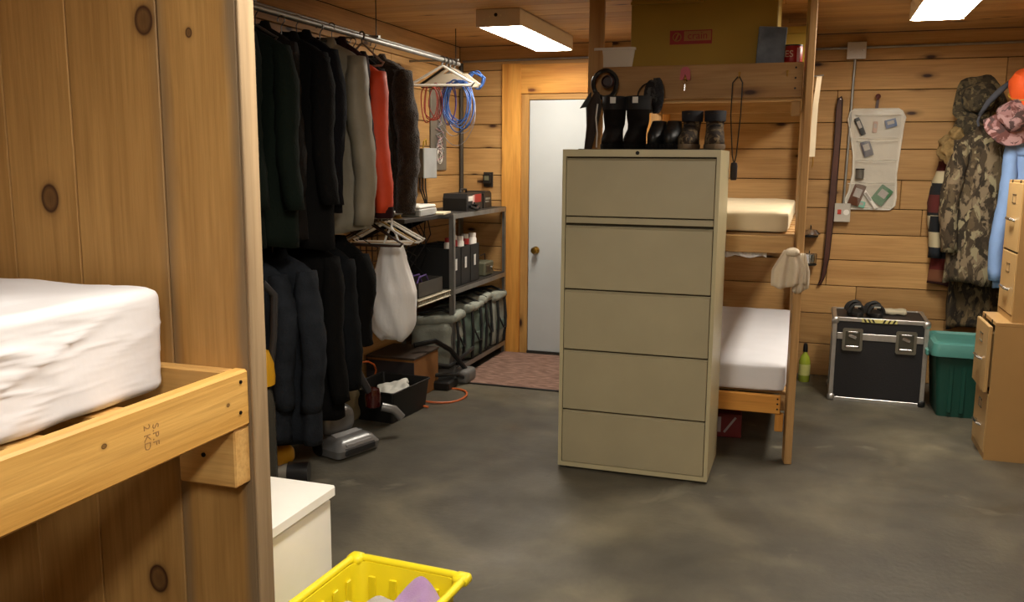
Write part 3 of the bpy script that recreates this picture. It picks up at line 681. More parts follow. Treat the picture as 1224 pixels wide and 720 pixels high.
def hanger_parts(t, mat, w=.40, r=.004, hook_r=.02, bar=True, slope=.10):
    B().tube([(0, 0, -.045)]+[(0, 0, -.02)]+arc((0, 0, .0), hook_r, R(-60), R(200), 12), r*.8, 6).done('hook', M_WIRE, t, True)
    pts = [(-.01, 0, -.045), (-w/2+.02, 0, -.045-slope), (-w/2, 0, -.052-slope), (-w/2+.015, 0, -.068-slope), (w/2-.015, 0, -.068-slope), (w/2, 0, -.052-slope), (w/2-.02, 0, -.045-slope), (.01, 0, -.045)]
    B().tube(pts, r, 8, True).done('frame', mat, t, True)
def hanger(loc, label, mat, rz=0, w=.40, r=.004, group='empty hangers', tilt=0):
    t = thing('clothes_hanger', label, 'hanger', loc, rz, group); t.rotation_euler = (0, tilt, rz)
    hanger_parts(t, mat, w, r); return t
def garment(name, label, cat, x, y, ztop, w, length, thick, mat, rz=0, sleeves=True, sl=.60, seed=0, group=None, collar=True, zipper=None, fuzzy=0, neck=.07, drop=.10, cuffmat=None, hook=True, flare=1.0, sl_lean=.0, colmat=None, armw=.075, trim=None):
    t = thing(name, label, cat, (x, y, ztop), rz, group)
    rnd = random.Random(seed*13+5); ph = rnd.random()*6; nt_ = 40 if not fuzzy else 64; rows = 20 if not fuzzy else 44
    secs = []
    for i in range(rows+1):
        v = i/rows; d = v*length
        if d < drop: k = d/drop; hw_ = neck+(w-neck)*(k**.75); th = .02+(thick-.02)*k**.6
        else: k = (d-drop)/(length-drop); hw_ = w*(.97-.08*math.sin(min(1, k*1.4)*math.pi)+.06*k*flare); th = thick*(1+.10*math.sin(k*2.5))
        z = -d; row = []
        for j in range(nt_):
            a = 2*math.pi*j/nt_; ca, sa = math.cos(a), math.sin(a)
            xx = hw_*math.copysign(abs(ca)**.75, ca); yy = th*math.copysign(abs(sa)**.7, sa)
            f = min(1, d/.5)
            yy += .018*f*math.sin(xx*26+ph+1.2*v)+.010*f*math.sin(xx*55+ph*2+3*v)
            xx += .012*f*math.sin(v*5+ph)
            if fuzzy:
                q = noise.noise(Vector((xx*38, yy*38+seed, z*38)))*fuzzy+noise.noise(Vector((xx*90, yy*90, z*90)))*fuzzy*.6; xx += q*ca; yy += q*sa
            row.append((xx, yy, z+(.015*math.sin(xx*20+ph) if i == rows else 0)))
        secs.append(row)
    body = B().loft(secs).done('body', mat, t, 'all')
    if collar:
        cs = []
        for zz, rr in ((.035, .058), (.04, .07), (-.03, .095), (-.045, .085)):
            cs.append([(rr*1.15*math.cos(2*math.pi*j/20), .6*rr*math.sin(2*math.pi*j/20)-.01, zz-.02-(.05 if math.sin(2*math.pi*j/20) < -.7 else 0)) for j in range(20)])
        B().loft(cs, caps=False).done('collar', colmat or mat, t, 'all')
    if sleeves:
        for s in (-1, 1):
            ss = []; m = 14 if not fuzzy else 30; nn = 14 if not fuzzy else 26
            for i in range(m+1):
                v = i/m; cx = s*(w-.055+.045*math.sin(v*1.5+ph*.1)+.012*math.sin(v*7+ph)); cy = -.01-sl_lean*v-.02*math.sin(v*2.2); cz = -drop*.75-v*sl
                ra = armw*(.75+.35*math.sin(min(1, v*3)*1.57)-.30*v)
                row = []
                for j in range(nn):
                    a = 2*math.pi*j/nn; wr_ = 1+.07*math.sin(v*30+3*a+ph)
                    q = 0
                    if fuzzy: q = noise.noise(Vector((a*6, v*sl*40, seed+s)))*fuzzy
                    row.append((cx+(ra*.72*wr_+q)*math.cos(a), cy+(ra*wr_+q)*math.sin(a), cz))
                ss.append(row)
            so = B().loft(ss).done('sleeve', mat, t, 'all')
            if cuffmat:
                last = ss[-1]; c0 = Vector((sum(p[0] for p in last)/nn, sum(p[1] for p in last)/nn, last[0][2]))
                B().lathe([(.045, -.03), (.05, -.028), (.05, .03), (.045, .032)], c0, 14).done('cuff', cuffmat, so, True)
    if zipper:
        B().tube([(.0, -thick-.004-.014*math.sin(ph+1.2*(.08+.9*i/10)), -drop-.03-(length-drop-.05)*i/10) for i in range(11)], .004, 6).done('zip', zipper, t, True)
    if trim:
        B().tube([(w*.55+.0*i, -thick*.85-.004, -drop-.1-(length-drop-.3)*i/8) for i in range(9)], .003, 6).done('piping', trim, t, True)
    if hook:
        B().tube([(0, 0, -.02), (0, 0, .045)]+[(p[0], p[1], p[2]) for p in arc((0, 0, .075), .018, R(-60), R(200), 12)], .003, 6).done('hanger_hook', M_WIRE, t, True)
    return t
GU = 'coats on the upper rod'; GLo = 'clothes on the lower rod'
zt = ZU-.085
C_GREEN = plain('dark_green_cloth', '0a140e', .9, bump=.3, bscale=80); C_BLK = plain('black_cloth', '080808', .9, bump=.3, bscale=80)
C_BRN = plain('black_brown_cloth', '100c09', .85, bump=.4, bscale=50); C_NAVY = plain('navy_cloth', '090a10', .9, bump=.3, bscale=80)
C_GREY = plain('olive_grey_nylon', '827b6a', .6, bump=.25, bscale=30); C_RED = plain('orange_red_nylon', 'd2431c', .65, bump=.25, bscale=25, var=.1)
C_DBRN = plain('dark_brown_cloth_coat', '150f0b', .9, bump=.3, bscale=60); C_FUR = plain('brown_fur', '2e2216', 1.0, var=.5, scale=50, bump=.8, bscale=140, sheen=.3)
C_MAR = plain('maroon_cloth', '2a1214', .9, bump=.3, bscale=60)
garment('coat', 'very dark green coat hanging nearest the bunk panel, upper rod', 'coat', XR0, 3.18, zt, .23, .95, .07, C_GREEN, sl=.72, seed=1, group=GU)
garment('coat', 'dark green work coat, second on the upper rod', 'coat', XR0+.02, 3.36, zt-.03, .245, .93, .08, C_GREEN, R(12), sl=.70, seed=2, group=GU, trim=M_STEEL)
garment('jacket', 'black-brown textured jacket with pale edging, upper rod', 'jacket', XR0-.01, 3.54, zt, .22, .96, .075, C_BRN, R(-7), sl=.68, seed=3, group=GU, trim=M_STEEL)
garment('jacket', 'plain black jacket on the upper rod left of the navy one', 'jacket', XR0+.015, 3.71, zt-.02, .235, .98, .08, C_BLK, R(6), sl=.70, seed=4, group=GU)
garment('jacket', 'dark navy jacket on the upper rod beside the grey coat', 'jacket', XR0-.01, 3.88, zt+.01, .225, .85, .07, C_NAVY, R(-4), sl=.74, seed=5, group=GU)
garment('coat', 'olive grey nylon coat on the upper rod beside the red jacket', 'coat', XR0, 4.08, zt, .24, .95, .08, C_GREY, R(7), sl=.84, seed=6, group=GU, armw=.085)
garment('jacket', 'maroon jacket mostly hidden between grey coat and red jacket', 'jacket', XR0, 4.20, zt+.02, .20, .75, .045, C_MAR, sl=.6, seed=7, group=GU)
garment('jacket', 'bright orange-red nylon jacket on the upper rod', 'jacket', XR0, 4.34, zt-.05, .23, .82, .065, C_RED, sl=.74, seed=8, group=GU, cuffmat=C_MAR, zipper=C_MAR)
garment('coat', 'dark brown cloth coat between the red jacket and fur coat', 'coat', XR0-.03, 4.48, zt-.02, .19, .80, .05, C_DBRN, sl=.70, seed=9, group=GU)
garment('fur_coat', 'dark brown fur coat with wide shoulders, last on the upper rod', 'coat', XR0-.02, 4.70, zt-.01, .245, .86, .085, C_FUR, R(-6), sl=.80, seed=10, group=GU, fuzzy=.012, armw=.085, trim=plain('fur_piping', '8a7a60', .7))
zl = ZL-.085
C_DEN = plain('dark_denim', '20242a', .9, bump=.35, bscale=90, var=.3, scale=12); C_CHAR = plain('charcoal_cloth', '0d1013', .9, bump=.3, bscale=80, var=.3)
garment('jeans_jacket', 'faded black denim shirt nearest the bunk panel, lower rod', 'jacket', XR0-.04, 3.42, zl-.04, .21, .86, .06, C_DEN, R(10), sl=.62, seed=21, group=GLo, trim=plain('denim_seam', '3c4048', .9))
garment('jacket', 'dark denim jacket in front on the lower rod', 'jacket', XR0+.02, 3.57, zl-.03, .245, .90, .08, C_DEN, R(-6), sl=.66, seed=22, group=GLo)
garment('coat', 'long black coat in the middle of the lower rod', 'coat', XR0, 3.80, zl+.01, .23, .88, .085, C_BLK, R(5), sl=.72, seed=23, group=GLo)
garment('coat', 'charcoal coat on the lower rod right of the black one', 'coat', XR0+.01, 3.98, zl-.02, .22, .76, .07, C_CHAR, R(-5), sl=.66, seed=24, group=GLo, trim=plain('charcoal_seam', '3a424c', .9))
garment('jacket', 'short black jacket, last garment on the lower rod', 'jacket', XR0+.01, 4.14, zl-.01, .205, .52, .05, C_BLK, sl=.48, seed=25, group=GLo)
# visible empty hangers among the coats
hanger((XR0+.02, 3.30, ZU), 'grey tubular hanger sticking out above the dark green coat', plain('grey_hanger', '4a4642', .4, .5), R(35), .40, .006, 'hangers among the coats')
hanger((XR0+.03, 4.47, ZU), 'clear plastic hanger above the dark brown coat', plain('clear_hanger', 'a89888', .3, alpha=.9), R(-20), .34, .006, 'hangers among the coats')
hanger((XR0+.0, 4.26, ZL), 'thin black wire hanger beyond the lower coats', M_BLACKM, R(14), .40, .0025, 'hangers among the coats')
# bundle of empty hangers at the end of lower rod
HM = [plain('brown_hanger', '3a2418', .4), plain('black_hanger', '18120e', .4), M_WHITEPL, plain('tan_hanger', 'a88a4c', .4), M_WHITEPL, plain('white_hanger_b', 'cfc8bc', .4)]
HN = ['brown plastic hanger, nearest in the lower rod bundle', 'black plastic hanger, second in the lower rod bundle', 'white plastic hanger beside the tan one in the lower bundle', 'tan plastic hanger in the lower rod bundle', 'white plastic hanger near the far end of the lower bundle', 'off-white hanger at the far end of the lower rod']
for k in range(6):
    hanger((XR0+.005*(-1)**k, 4.56+k*.06, ZL), HN[k], HM[k], R([6, -8, 14, 10, 16, 20][k]), .41, .006, 'empty hangers on the lower rod')
# bundle on the upper rod end, pale boards and wires
UH = [('white plastic hanger at the very end of the upper rod', M_WHITEPL), ('dark plastic hanger at the upper rod end', HM[1]), ('cream padded hanger at the upper rod end', plain('cream_hanger', 'cdbfa6', .6)), ('grey hanger nearest at the upper rod end', plain('grey_hanger_b', '8a8378', .5))]
for k, (lab, m) in enumerate(UH):
    hanger((XR0, 5.66+k*.07, ZU), lab, m, R([8, -6, 3, -10][k]), .42, .009, 'empty hangers on the upper rod end')
B().prism([(-.2, -.05), (-.12, .02), (.12, .02), (.2, -.04), (.2, -.07), (-.2, -.07)], -.008, .008, 'y').done('cover', plain('cream_card', 'd8cbb2', .7), bpy.data.objects['clothes_hanger.011'], False, (0, 0, -.1))
# coils of cable
def coil(loc, label, mat, r, n, squash, seed, th=.004, rz=0):
    t = thing('cable_coil', label, 'cable', loc, rz, 'cables hung on the hangers'); rn = random.Random(seed)
    for k in range(n):
        rr = r*(.8+.3*rn.random()); ph = rn.random()*6; dy = rn.uniform(-.03, .03); dx = rn.uniform(-.02, .02)
        pts = [(dx+rr*squash*math.sin(2*math.pi*i/28), dy+.012*math.sin(4*math.pi*i/28+ph), -rr+rr*math.cos(2*math.pi*i/28)+.012*math.sin(2*math.pi*i/28*3+ph)) for i in range(28)]
        B().tube(pts, th, 6, True).done('loop', mat, t, 'all')
    return t
M_BLUEC = plain('blue_cable', '3c64a8', .5); M_REDC = plain('red_cable', 'a03c30', .5); M_GREYC = plain('grey_cable', '8c8c92', .5); M_PURP = plain('purple_cable', '54407c', .5)
coil((XR0+.085, 5.74, 2.10), 'blue network cable coil hanging from the upper hangers', M_BLUEC, .165, 8, .62, 1)
coil((XR0-.10, 5.72, 2.08), 'red cable loops hanging from the upper hangers', M_REDC, .12, 4, .45, 2)
coil((XR0+.0, 5.77, 2.09), 'purple cable loops between red and blue ones', M_PURP, .14, 3, .4, 3)
coil((XR0+.06, 5.78, 2.09), 'thin pale grey cable loops hanging lowest', M_GREYC, .20, 3, .7, 4, .0025)
# small blue cap shaped bundle above
coil((XR0+.15, 5.92, 2.17), 'blue cable bundle on top of the upper hangers', M_BLUEC, .05, 4, 1.2, 9, .005)

# white carrier bag
M_BAG = plain('white_bag_film', 'ffffff', .4, var=.03, bump=.7, bscale=18, alpha=.95, stretch=(1, 1, .3))
wbg = thing('carrier_bag', 'white plastic carrier bag hanging below the lower rod hangers', 'bag', (-2.34, 4.74, .50))
secs = []
for i in range(25):
    v = i/24; z = .57*v
    if v < .5: wx = .150*(math.sin(min(1, (v+.05)/.3)*1.57))**.5; wy = .10*(math.sin(min(1, (v+.03)/.3)*1.57))**.5
    else: k = (v-.5)/.5; wx = .150-.085*k; wy = .10-.065*k
    if v > .86: wx *= 1.05
    secs.append([((wx*(1+.05*math.sin(a*9+v*7)))*math.cos(a)+.0, (wy*(1+.08*math.sin(a*7+v*11)))*math.sin(a), z+.012*math.sin(a*3)) for a in [2*math.pi*j/36 for j in range(36)]])
B().loft(secs).done('bag_body', M_BAG, wbg, 'all')
B().tube([(.068*math.cos(2*math.pi*i/20), .04*math.sin(2*math.pi*i/20), .47) for i in range(20)], .005, 6, True).done('drawstring', M_WHITEPL, wbg, True)
for s in (-1, 1): B().tube([(s*.055, 0, .56), (s*.03, 0, .63), (0, 0, .675), (-s*.0, .01, .74)], .006, 6).done('handle', M_BAG, wbg, True)

# wire rack hanging on the left wall behind the hangers
M_BRWIRE = plain('bronze_wire', '5a4226', .35, .8)
wk = thing('wire_rack', 'bronze wire rack with looped bottom on the left wall', 'wire rack', (-2.70, 5.14, .62))
for k in range(5):
    yy = -.16+k*.08
    B().tube([(-.02, yy, .66), (-.02, yy, .10), (.0, yy, .03), (.05, yy, 0), (.09, yy, .03), (.1, yy, .09)], .005, 6).done('wire', M_BRWIRE, wk, True)
for zz in (.65, .45, .28, .14): B().tube([(-.02, -.18, zz), (-.02, .18, zz)], .004, 6).done('cross_wire', M_BRWIRE, wk, True)
B().tube([(.1, -.18, .09), (.1, .18, .09)], .006, 6).done('front_wire', M_BRASS, wk, True)

# ================================================================= STEEL RACK AND ITS LOAD
RX0, RX1, RY0, RY1 = -2.735, -2.33, 5.68, 6.80
rk = thing('steel_rack', 'grey slotted-angle steel rack in the corner by the door', 'shelf rack', (-2.53, 6.24, 0))
def rb(name, x0, x1, y0, y1, z0, z1, m=M_STEEL): return B().box(x0+2.53, x1+2.53, y0-6.24, y1-6.24, z0, z1, .0012).done(name, m, rk)
for xx, s in ((RX1, -1), (RX0, 1)):
    for yy, q in ((RY0, 1), (RY1, -1)):
        x2, y2 = xx+s*.034, yy+q*.034
        b = B(); b.box(min(xx, xx+s*.003)+2.53, max(xx, xx+s*.003)+2.53, min(yy, y2)-6.24, max(yy, y2)-6.24, 0, 1.2)
        b.box(min(xx, x2)+2.53, max(xx, x2)+2.53, min(yy, yy+q*.003)-6.24, max(yy, yy+q*.003)-6.24, 0, 1.2); b.done('leg', M_STEEL, rk)
M_SHELFB = plain('dark_shelf_board', '2a2622', .6)
for z in (1.2, .67, .10):
    rb('front_bar', RX1-.003, RX1+.001, RY0, RY1, z-.034, z); rb('back_bar', RX0, RX0+.004, RY0, RY1, z-.034, z)
    rb('end_bar', RX0, RX1, RY0-.001, RY0+.003, z-.034, z); rb('end_bar', RX0, RX1, RY1-.003, RY1+.001, z-.034, z)
    rb('shelf', RX0+.005, RX1-.005, RY0+.004, RY1-.004, z-.012, z+.004, M_SHELFB)
ZS1, ZS2, ZS3 = 1.2045, .6745, .1045
wsb = thing('wall_shelf', 'dark board shelf continuing from the rack along the left wall', 'shelf', (-2.55, 5.30, 1.17))
B().box(-.198, .20, -.36, .375, .01, .035, .002).done('board', M_SHELFB, wsb)
for yy in (-.28, .25): B().prism([(-.198, .01), (.1, .01), (.1, 0), (-.198, -.14)], yy-.01, yy+.01, 'y').done('bracket', M_BLACKM, wsb)
mgz = tag(B().box(-.09, .09, -.13, .13, 0, .012, .001).done('magazine', plain('cream_paper', 'd2c6a8', .7), None, False, (-2.43, 5.58, 1.2055), (0, 0, R(12))), 'cream papers lying at the shelf edge by the router', 'papers')
rt_ = thing('network_router', 'silver-white router box on the wall shelf', 'router', (-2.48, 5.32, 1.2055), R(5))
B().box(-.12, .12, -.17, .17, 0, .05, .008).done('base', plain('router_grey', 'a8aaa8', .4), rt_); B().box(-.115, .115, -.165, .165, .05, .072, .008).done('cover', plain('router_white', 'e2e2dc', .35), rt_)
B().box(-.09, .09, -.173, -.169, .012, .035).done('port_strip', plain('port_dark', '4a4a44', .5), rt_)
sp = thing('spool', 'small brass-coloured spool on the wall shelf by the fur coat', 'spool', (-2.44, 5.03, 1.2055))
B().lathe([(.03, 0), (.03, .006), (.014, .01), (.014, .045), (.03, .05), (.03, .056)], n=18).done('reel', M_BRASS, sp, True); B().lathe([(.02, .011), (.022, .028), (.02, .044)], n=18).done('thread', plain('thread_tan', '8a7040', .9), sp, True)
ch = thing('battery_charger', 'black and red battery charger on the rack\'s top shelf', 'battery charger', (-2.45, 6.16, ZS1), R(4))
B().prism([(-.2, 0), (.2, 0), (.2, .09), (.18, .125), (-.18, .125), (-.2, .09)], -.09, .09, 'y').done('case', M_BLACK, ch, False, None, (0, 0, R(90)))
B().box(.09, .0935, -.02, .16, .055, .115, .001).done('red_panel', M_RED, ch); B().box(.09, .0945, -.16, -.06, .07, .105, .001).done('label', M_WHITEPL, ch); B().box(.09, .0945, -.055, -.015, .045, .11, .001).done('meter', plain('pink_meter', 'd8b0a8', .5), ch)
B().tube([(0, -.08, .12), (0, -.07, .15), (0, .07, .15), (0, .08, .12)], .008, 8).done('handle', M_BLACK, ch, True)
B().tube([(.1, -.15, .03), (.13, -.08, .012), (.12, .0, .03), (.11, .04, .012), (.1, -.05, .05)], .012, 8).done('cable', M_BLACK, ch, True)
ch2 = thing('power_supply', 'small black power supply right of the battery charger', 'power supply', (-2.46, 6.50, ZS1))
B().prism([(-.09, 0), (.09, 0), (.085, .11), (.05, .13), (-.05, .13), (-.085, .11)], -.08, .08, 'y').done('case', M_BLACK, ch2, False, None, (0, 0, R(90)))
B().box(.08, .083, -.05, .05, .065, .08).done('label', plain('dim_label', '8a8a80', .6), ch2); B().box(.08, .083, -.05, .02, .045, .055).done('label', MATS['dim_label'], ch2)
# file boxes on the middle shelf
M_FBOX = plain('black_board', '1b1d1e', .55)
for k, yy in enumerate((5.80, 5.985, 6.17)):
    lab = ['black file box with white label, nearest on the rack', 'black file box with white label, middle of three on the rack', 'black file box with white label, farthest on the rack'][k]
    t = thing('file_box', lab, 'file box', (-2.53, yy, ZS2), 0, 'black file boxes on the rack')
    b = B(); b.box(-.17, .17, -.09, -.086, 0, .28).box(-.17, .17, .086, .09, 0, .28).box(.166, .17, -.09, .09, 0, .28).box(-.17, -.166, -.09, .09, 0, .28).box(-.17, .17, -.09, .09, 0, .004); b.done('box_body', M_FBOX, t)
    B().box(.17, .1715, -.018, .018, .12, .20).done('label', plain('label_white', 'e8e8e4', .6), t)
for k, (x, yy, r, h, m, lab) in enumerate(((-2.42, 5.80, .03, .345, M_WHITEPL, 'white jar with red lid, nearest above the file boxes'), (-2.44, 5.95, .028, .35, M_RED, 'red tube standing among the white jars on the rack'), (-2.42, 6.02, .03, .34, M_WHITEPL, 'white jar in the middle above the file boxes'), (-2.43, 6.15, .03, .345, M_RED, 'red jar above the farthest file box'), (-2.40, 6.22, .032, .35, M_WHITEPL, 'white jar at the far end of the file boxes'))):
    t = thing('jar', lab, 'jar', (x, yy, ZS2+.0045), 0, 'jars in the file boxes')
    B().lathe([(r*.95, 0), (r, .005), (r, h-.04), (r*.8, h-.03)], n=16).done('jar_body', m, t, True); B().lathe([(r*.85, h-.03), (r*.85, h), (r*.5, h+.002)], n=16).done('lid', M_RED if m is M_WHITEPL and k == 0 else M_WHITEPL, t, True)
rd = thing('radio', 'small grey-green radio with carry loop on the middle rack shelf', 'radio', (-2.44, 6.52, ZS2))
B().box(-.07, .07, -.10, .10, 0, .11, .01).done('case', plain('grey_green_case', '5c5c4a', .5), rd); B().box(.07, .073, -.08, .02, .03, .08).done('dial', plain('dial_dark', '2c2c26', .4), rd)
B().lathe([(.014, .07), (.014, .08)], (0, .055, .055), 12, 'x').done('knob', M_CHROME, rd, True); B().tube([(0, -.08, .11), (0, -.07, .15), (0, .08, .16), (0, .09, .11)], .004, 6).done('carry_loop', M_BLACK, rd, True)
# lower wire shelf beside the rack
wr2 = thing('wire_shelf', 'white coated wire shelf on the left wall next to the rack', 'shelf', (-2.55, 5.40, .67))
M_CREAM = plain('cream_coated_wire', 'cfc8b0', .4)
for k in range(22): B().tube([(-.19, -.26+k*.0245, .0), (.2, -.26+k*.0245, 0), (.2, -.26+k*.0245, -.035)], .0028, 6).done('wire', M_CREAM, wr2)
for zz in (0, -.035): B().tube([(.2, -.27, zz), (.2, .265, zz)], .005, 6).done('front_wire', M_CREAM, wr2)
B().tube([(-.19, -.27, 0), (-.19, .265, 0)], .004, 6).done('rear_wire', M_CREAM, wr2)
cbx = thing('electronics_box', 'open grey metal box with purple cables on the wire shelf', 'box', (-2.53, 5.40, .6745))
b = B(); b.box(-.15, .15, -.2, -.196, 0, .10).box(-.15, .15, .196, .2, 0, .10).box(.146, .15, -.2, .2, 0, .10).box(-.15, -.146, -.2, .2, 0, .10).box(-.15, .15, -.2, .2, 0, .004); b.done('tray', plain('grey_metal_box', '55524c', .5, .4), cbx)
for k in range(4): B().tube([(-.1+.06*k, -.12, .02), (-.09+.06*k, -.06, .12), (-.05+.05*k, .03, .13), (-.08+.06*k, .12, .03)], .006, 6).done('cable', M_PURP, cbx, True)
# tangle of wires under the top shelf
tg = thing('wire_tangle', 'tangle of thin dark wires under the wall shelf', 'wires', (-2.62, 5.45, .78)); rn = random.Random(3)
for k in range(12):
    a = rn.uniform(-.3, .3); c_ = rn.uniform(-.35, .35)
    B().tube([(rn.uniform(-.06, .1), a, .39), (rn.uniform(-.06, .12), (a*2+c_)/3+rn.uniform(-.08, .08), .27), (rn.uniform(-.06, .12), (a+2*c_)/3, .14), (rn.uniform(-.06, .1), c_, .0)], .004, 6).done('wire', M_BLACK, tg, True)
# grey tool bags on the bottom
M_GBAG = plain('grey_canvas', '92968c', .85, bump=.3, bscale=60, var=.15); M_GBAGG = plain('green_grey_canvas', '64746a', .85, bump=.3, bscale=60, var=.15); M_STRAP = plain('black_webbing', '161616', .8)
for k, yy in enumerate((5.66+.12, 6.08, 6.36, 6.63)):
    lab = ['grey canvas tool bag nearest the box, on the rack bottom', 'grey-green canvas tool bag, second on the rack bottom', 'grey-green canvas tool bag with raised flap, third on the rack bottom', 'grey canvas tool bag at the door end of the rack bottom'][k]
    t = thing('tool_bag', lab, 'bag', (-2.50+.02*(k % 2), yy, ZS3), R([5, -4, 6, -3][k]), 'canvas tool bags on the rack')
    hgt = [.33, .36, .38, .37][k]
    B().rbox((0, 0, hgt/2), (.33, .255, hgt), .05, 8, .02, 11, k*3).done('bag_body', (M_GBAG, M_GBAGG, M_GBAGG, M_GBAG)[k], t, 'all')
    B().rbox((.02, 0, hgt+.015), (.33, .25, .07), .03, 8, .018, 12, k*5+1, lambda p: Vector((p.x, p.y, p.z+.12*p.x))).done('flap', M_GBAG, t, 'all')
    B().box(.145, .176, -.07, .07, .12, .2, .008).done('pocket', M_GBAGG, t)
    for s in (-1, 1):
        B().tube([(.172, s*.07, .02), (.184, s*.075, hgt*.6), (.17, s*.075, hgt+.05), (.06, s*.07, hgt+.085), (-.12, s*.07, hgt+.05)], .011, 6).done('strap', M_STRAP, t, True)
    B().tube([(.18, -.07, .25), (.21, -.03, .15), (.205, .03, .14), (.185, .075, .24)], .007, 6).done('strap_loop', M_STRAP, t, True)
# folding tube frame in front of the rack
ft = thing('folding_frame', 'black folding tubular frame leaning at the foot of the rack', 'frame', (-2.30, 5.60, 0))
M_GT = plain('dark_grey_tube', '3a3a3a', .35, .6)
B().tube([(-.16, -.30, .34), (-.05, -.2, .36), (.0, -.05, .27), (.03, .2, .06), (.03, .24, .03)], .018, 8).done('tube', M_BLACKM, ft, True)
B().tube([(-.16, -.05, .16), (-.05, .05, .13), (.02, .22, .2), (.03, .3, .22)], .014, 8).done('tube', M_GT, ft, True)
B().tube([(-.15, -.15, .10), (.03, .0, .09), (.05, .12, .03)], .014, 8).done('tube', M_GT, ft, True)
B().rbox((.03, .16, .05), (.1, .18, .1), .03, 6).done('foot_block', plain('grey_block', '6a6a68', .5), ft, True)
B().box(-.14, .02, -.14, .04, 0.0, .06, .01).done('base', M_BLACK, ft)

# brown cartons, bin, cord on the floor
M_CARD = plain('brown_card', '8a5c2c', .8, var=.12)
bx = thing('cardboard_box', 'brown carton on the floor under the wire shelf', 'box', (-2.56, 5.34, 0))
B().box(-.17, .17, -.2, .2, 0, .275, .003).done('box_body', M_CARD, bx); B().box(-.172, .172, -.205, -.199, .14, .26).done('dark_print', plain('carton_print', '2c2628', .7), bx)
B().box(-.175, .175, -.205, .205, .275, .29, .002).done('lid', plain('carton_lid', '3a2c20', .7), bx)
sk = thing('paper_sack', 'beige paper sack on floor behind the black bin', 'bag', (-2.60, 4.60, 0))
B().rbox((0, 0, .13), (.14, .2, .26), .03, 7, .025, 14, 8).done('sack_body', plain('beige_paper', '8c8064', .85), sk, 'all'); B().box(-.06, .06, -.101, -.096, .12, .2).done('print', M_BLACK, sk)
bn = thing('storage_bin', 'open black plastic bin on the floor below the carrier bag', 'bin', (-2.44, 4.86, 0), R(-5))
b = B(); hx, hy, hh = .175, .225, .19
b.loft([rrect(hx-.02, hy-.02, .015, 0), rrect(hx, hy, .015, hh), rrect(hx-.005, hy-.005, .015, hh), rrect(hx-.025, hy-.025, .015, .005)]).done('bin_body', M_BLACK, bn, True)
B().tube(rrect(hx+.003, hy+.003, .018, hh), .006, 8, True).done('rim', M_BLACK, bn, True)
pp = tag(B().rbox((0, 0, 0), (.2, .24, .03), .012, 14, .02, 22, 3).done('crumpled_paper', plain('paper_white', 'd4d4cc', .7), None, 'all', (-2.42, 4.88, .13), (R(12), R(-14), R(20))), 'crumpled white paper inside the black bin', 'paper')
tag(B().tube([(-2.62+.55*0, 5.08, .012)]+[(-2.28+.17*math.cos(a), 5.33+.20*math.sin(a), .008+.004*math.sin(3*a)) for a in [R(-150+i*18) for i in range(19)]]+[(-2.42, 5.16, .012), (-2.33, 5.02, .02), (-2.235, 5.02, .01)], .007, 8).done('extension_cord', plain('orange_cord', 'c8642c', .5), None, True), 'orange extension cord looped on floor by the black bin', 'cord')
tag(B().tube([(-2.66+.02*math.sin(i), 4.98+.13*math.cos(R(i*24)), .15+.13*math.sin(R(i*24))) for i in range(15)], .006, 8, True).done('extension_cord', MATS['orange_cord'], None, True), 'orange cord coil leaning on left wall behind the black bin', 'cord')

# ---------------------------------------------------------------- vacuum cleaners
M_SIL = plain('silver_plastic', '7c7c7c', .3, .4); M_DGREY = plain('dark_grey_plastic', '2c2c2e', .35); M_REDT = plain('dark_red_clear', '3c0a0a', .2, coat=.6)
v1 = thing('vacuum_cleaner', 'silver and dark red upright vacuum lying under the coats', 'vacuum cleaner', (-2.31, 4.10, 0), R(72))
B().loft([rrect(.15, .10, .03, .01), rrect(.155, .11, .035, .05), rrect(.13, .085, .035, .085), rrect(.10, .05, .03, .10)]).done('floor_head', M_SIL, v1, True)
B().box(-.11, .11, -.115, -.09, .02, .06, .008).done('bumper', M_DGREY, v1)
B().prism([(-.10, .06), (.02, .1), (.02, .11), (-.1, .075)], -.09, .09, 'x').done('head_window', plain('pale_grey_window', '9a9a9a', .2), v1)
B().lathe([(.04, -.155), (.045, -.15), (.045, -.13), (.04, -.125)], (0, .06, .045), 16, 'x').done('wheel', M_BLACK, v1, True); B().lathe([(.04, .125), (.045, .13), (.045, .15), (.04, .155)], (0, .06, .045), 16, 'x').done('wheel', M_BLACK, v1, True)
B().rbox((.0, .14, .17), (.24, .22, .15), .06, 7, 0, 1, 0, lambda p: Vector((p.x, p.y, p.z+.15*p.y))).done('motor_housing', M_SIL, v1, 'all')
B().lathe([(.025, 0), (.042, .01), (.046, .07), (.038, .11), (.015, .12)], (.30, .10, .16), 18).done('dust_cup', M_REDT, v1, True)
B().tube([(.27, .10, .26), (.24, .12, .33), (.22, .14, .39), (.2, .15, .42)], .022, 10).done('handle', M_DGREY, v1, True); B().lathe([(.02, 0), (.03, .01), (.03, .03), (.015, .04)], (.2, .15, .41), 14).done('grip_end', M_CHROME, v1, True)
B().tube([(.32, .05, .17), (.37, .0, .15), (.40, -.03, .10)], .025, 10).done('hose_end', M_SIL, v1, True)
M_YV = plain('vacuum_yellow', 'd09a18', .4)
v2 = thing('vacuum_cleaner', 'yellow and grey upright vacuum beside the near bunk panel', 'vacuum cleaner', (-2.235, 3.15, 0), R(-20))
B().loft([rrect(.16, .11, .04, .01), rrect(.165, .115, .045, .05), rrect(.13, .09, .04, .10)]).done('floor_head', M_DGREY, v2, True)
B().rbox((0, -.05, .11), (.2, .2, .10), .045, 7, 0, 1, 0, lambda p: Vector((p.x, p.y, p.z-.15*p.y))).done('head_cover', M_YV, v2, 'all')
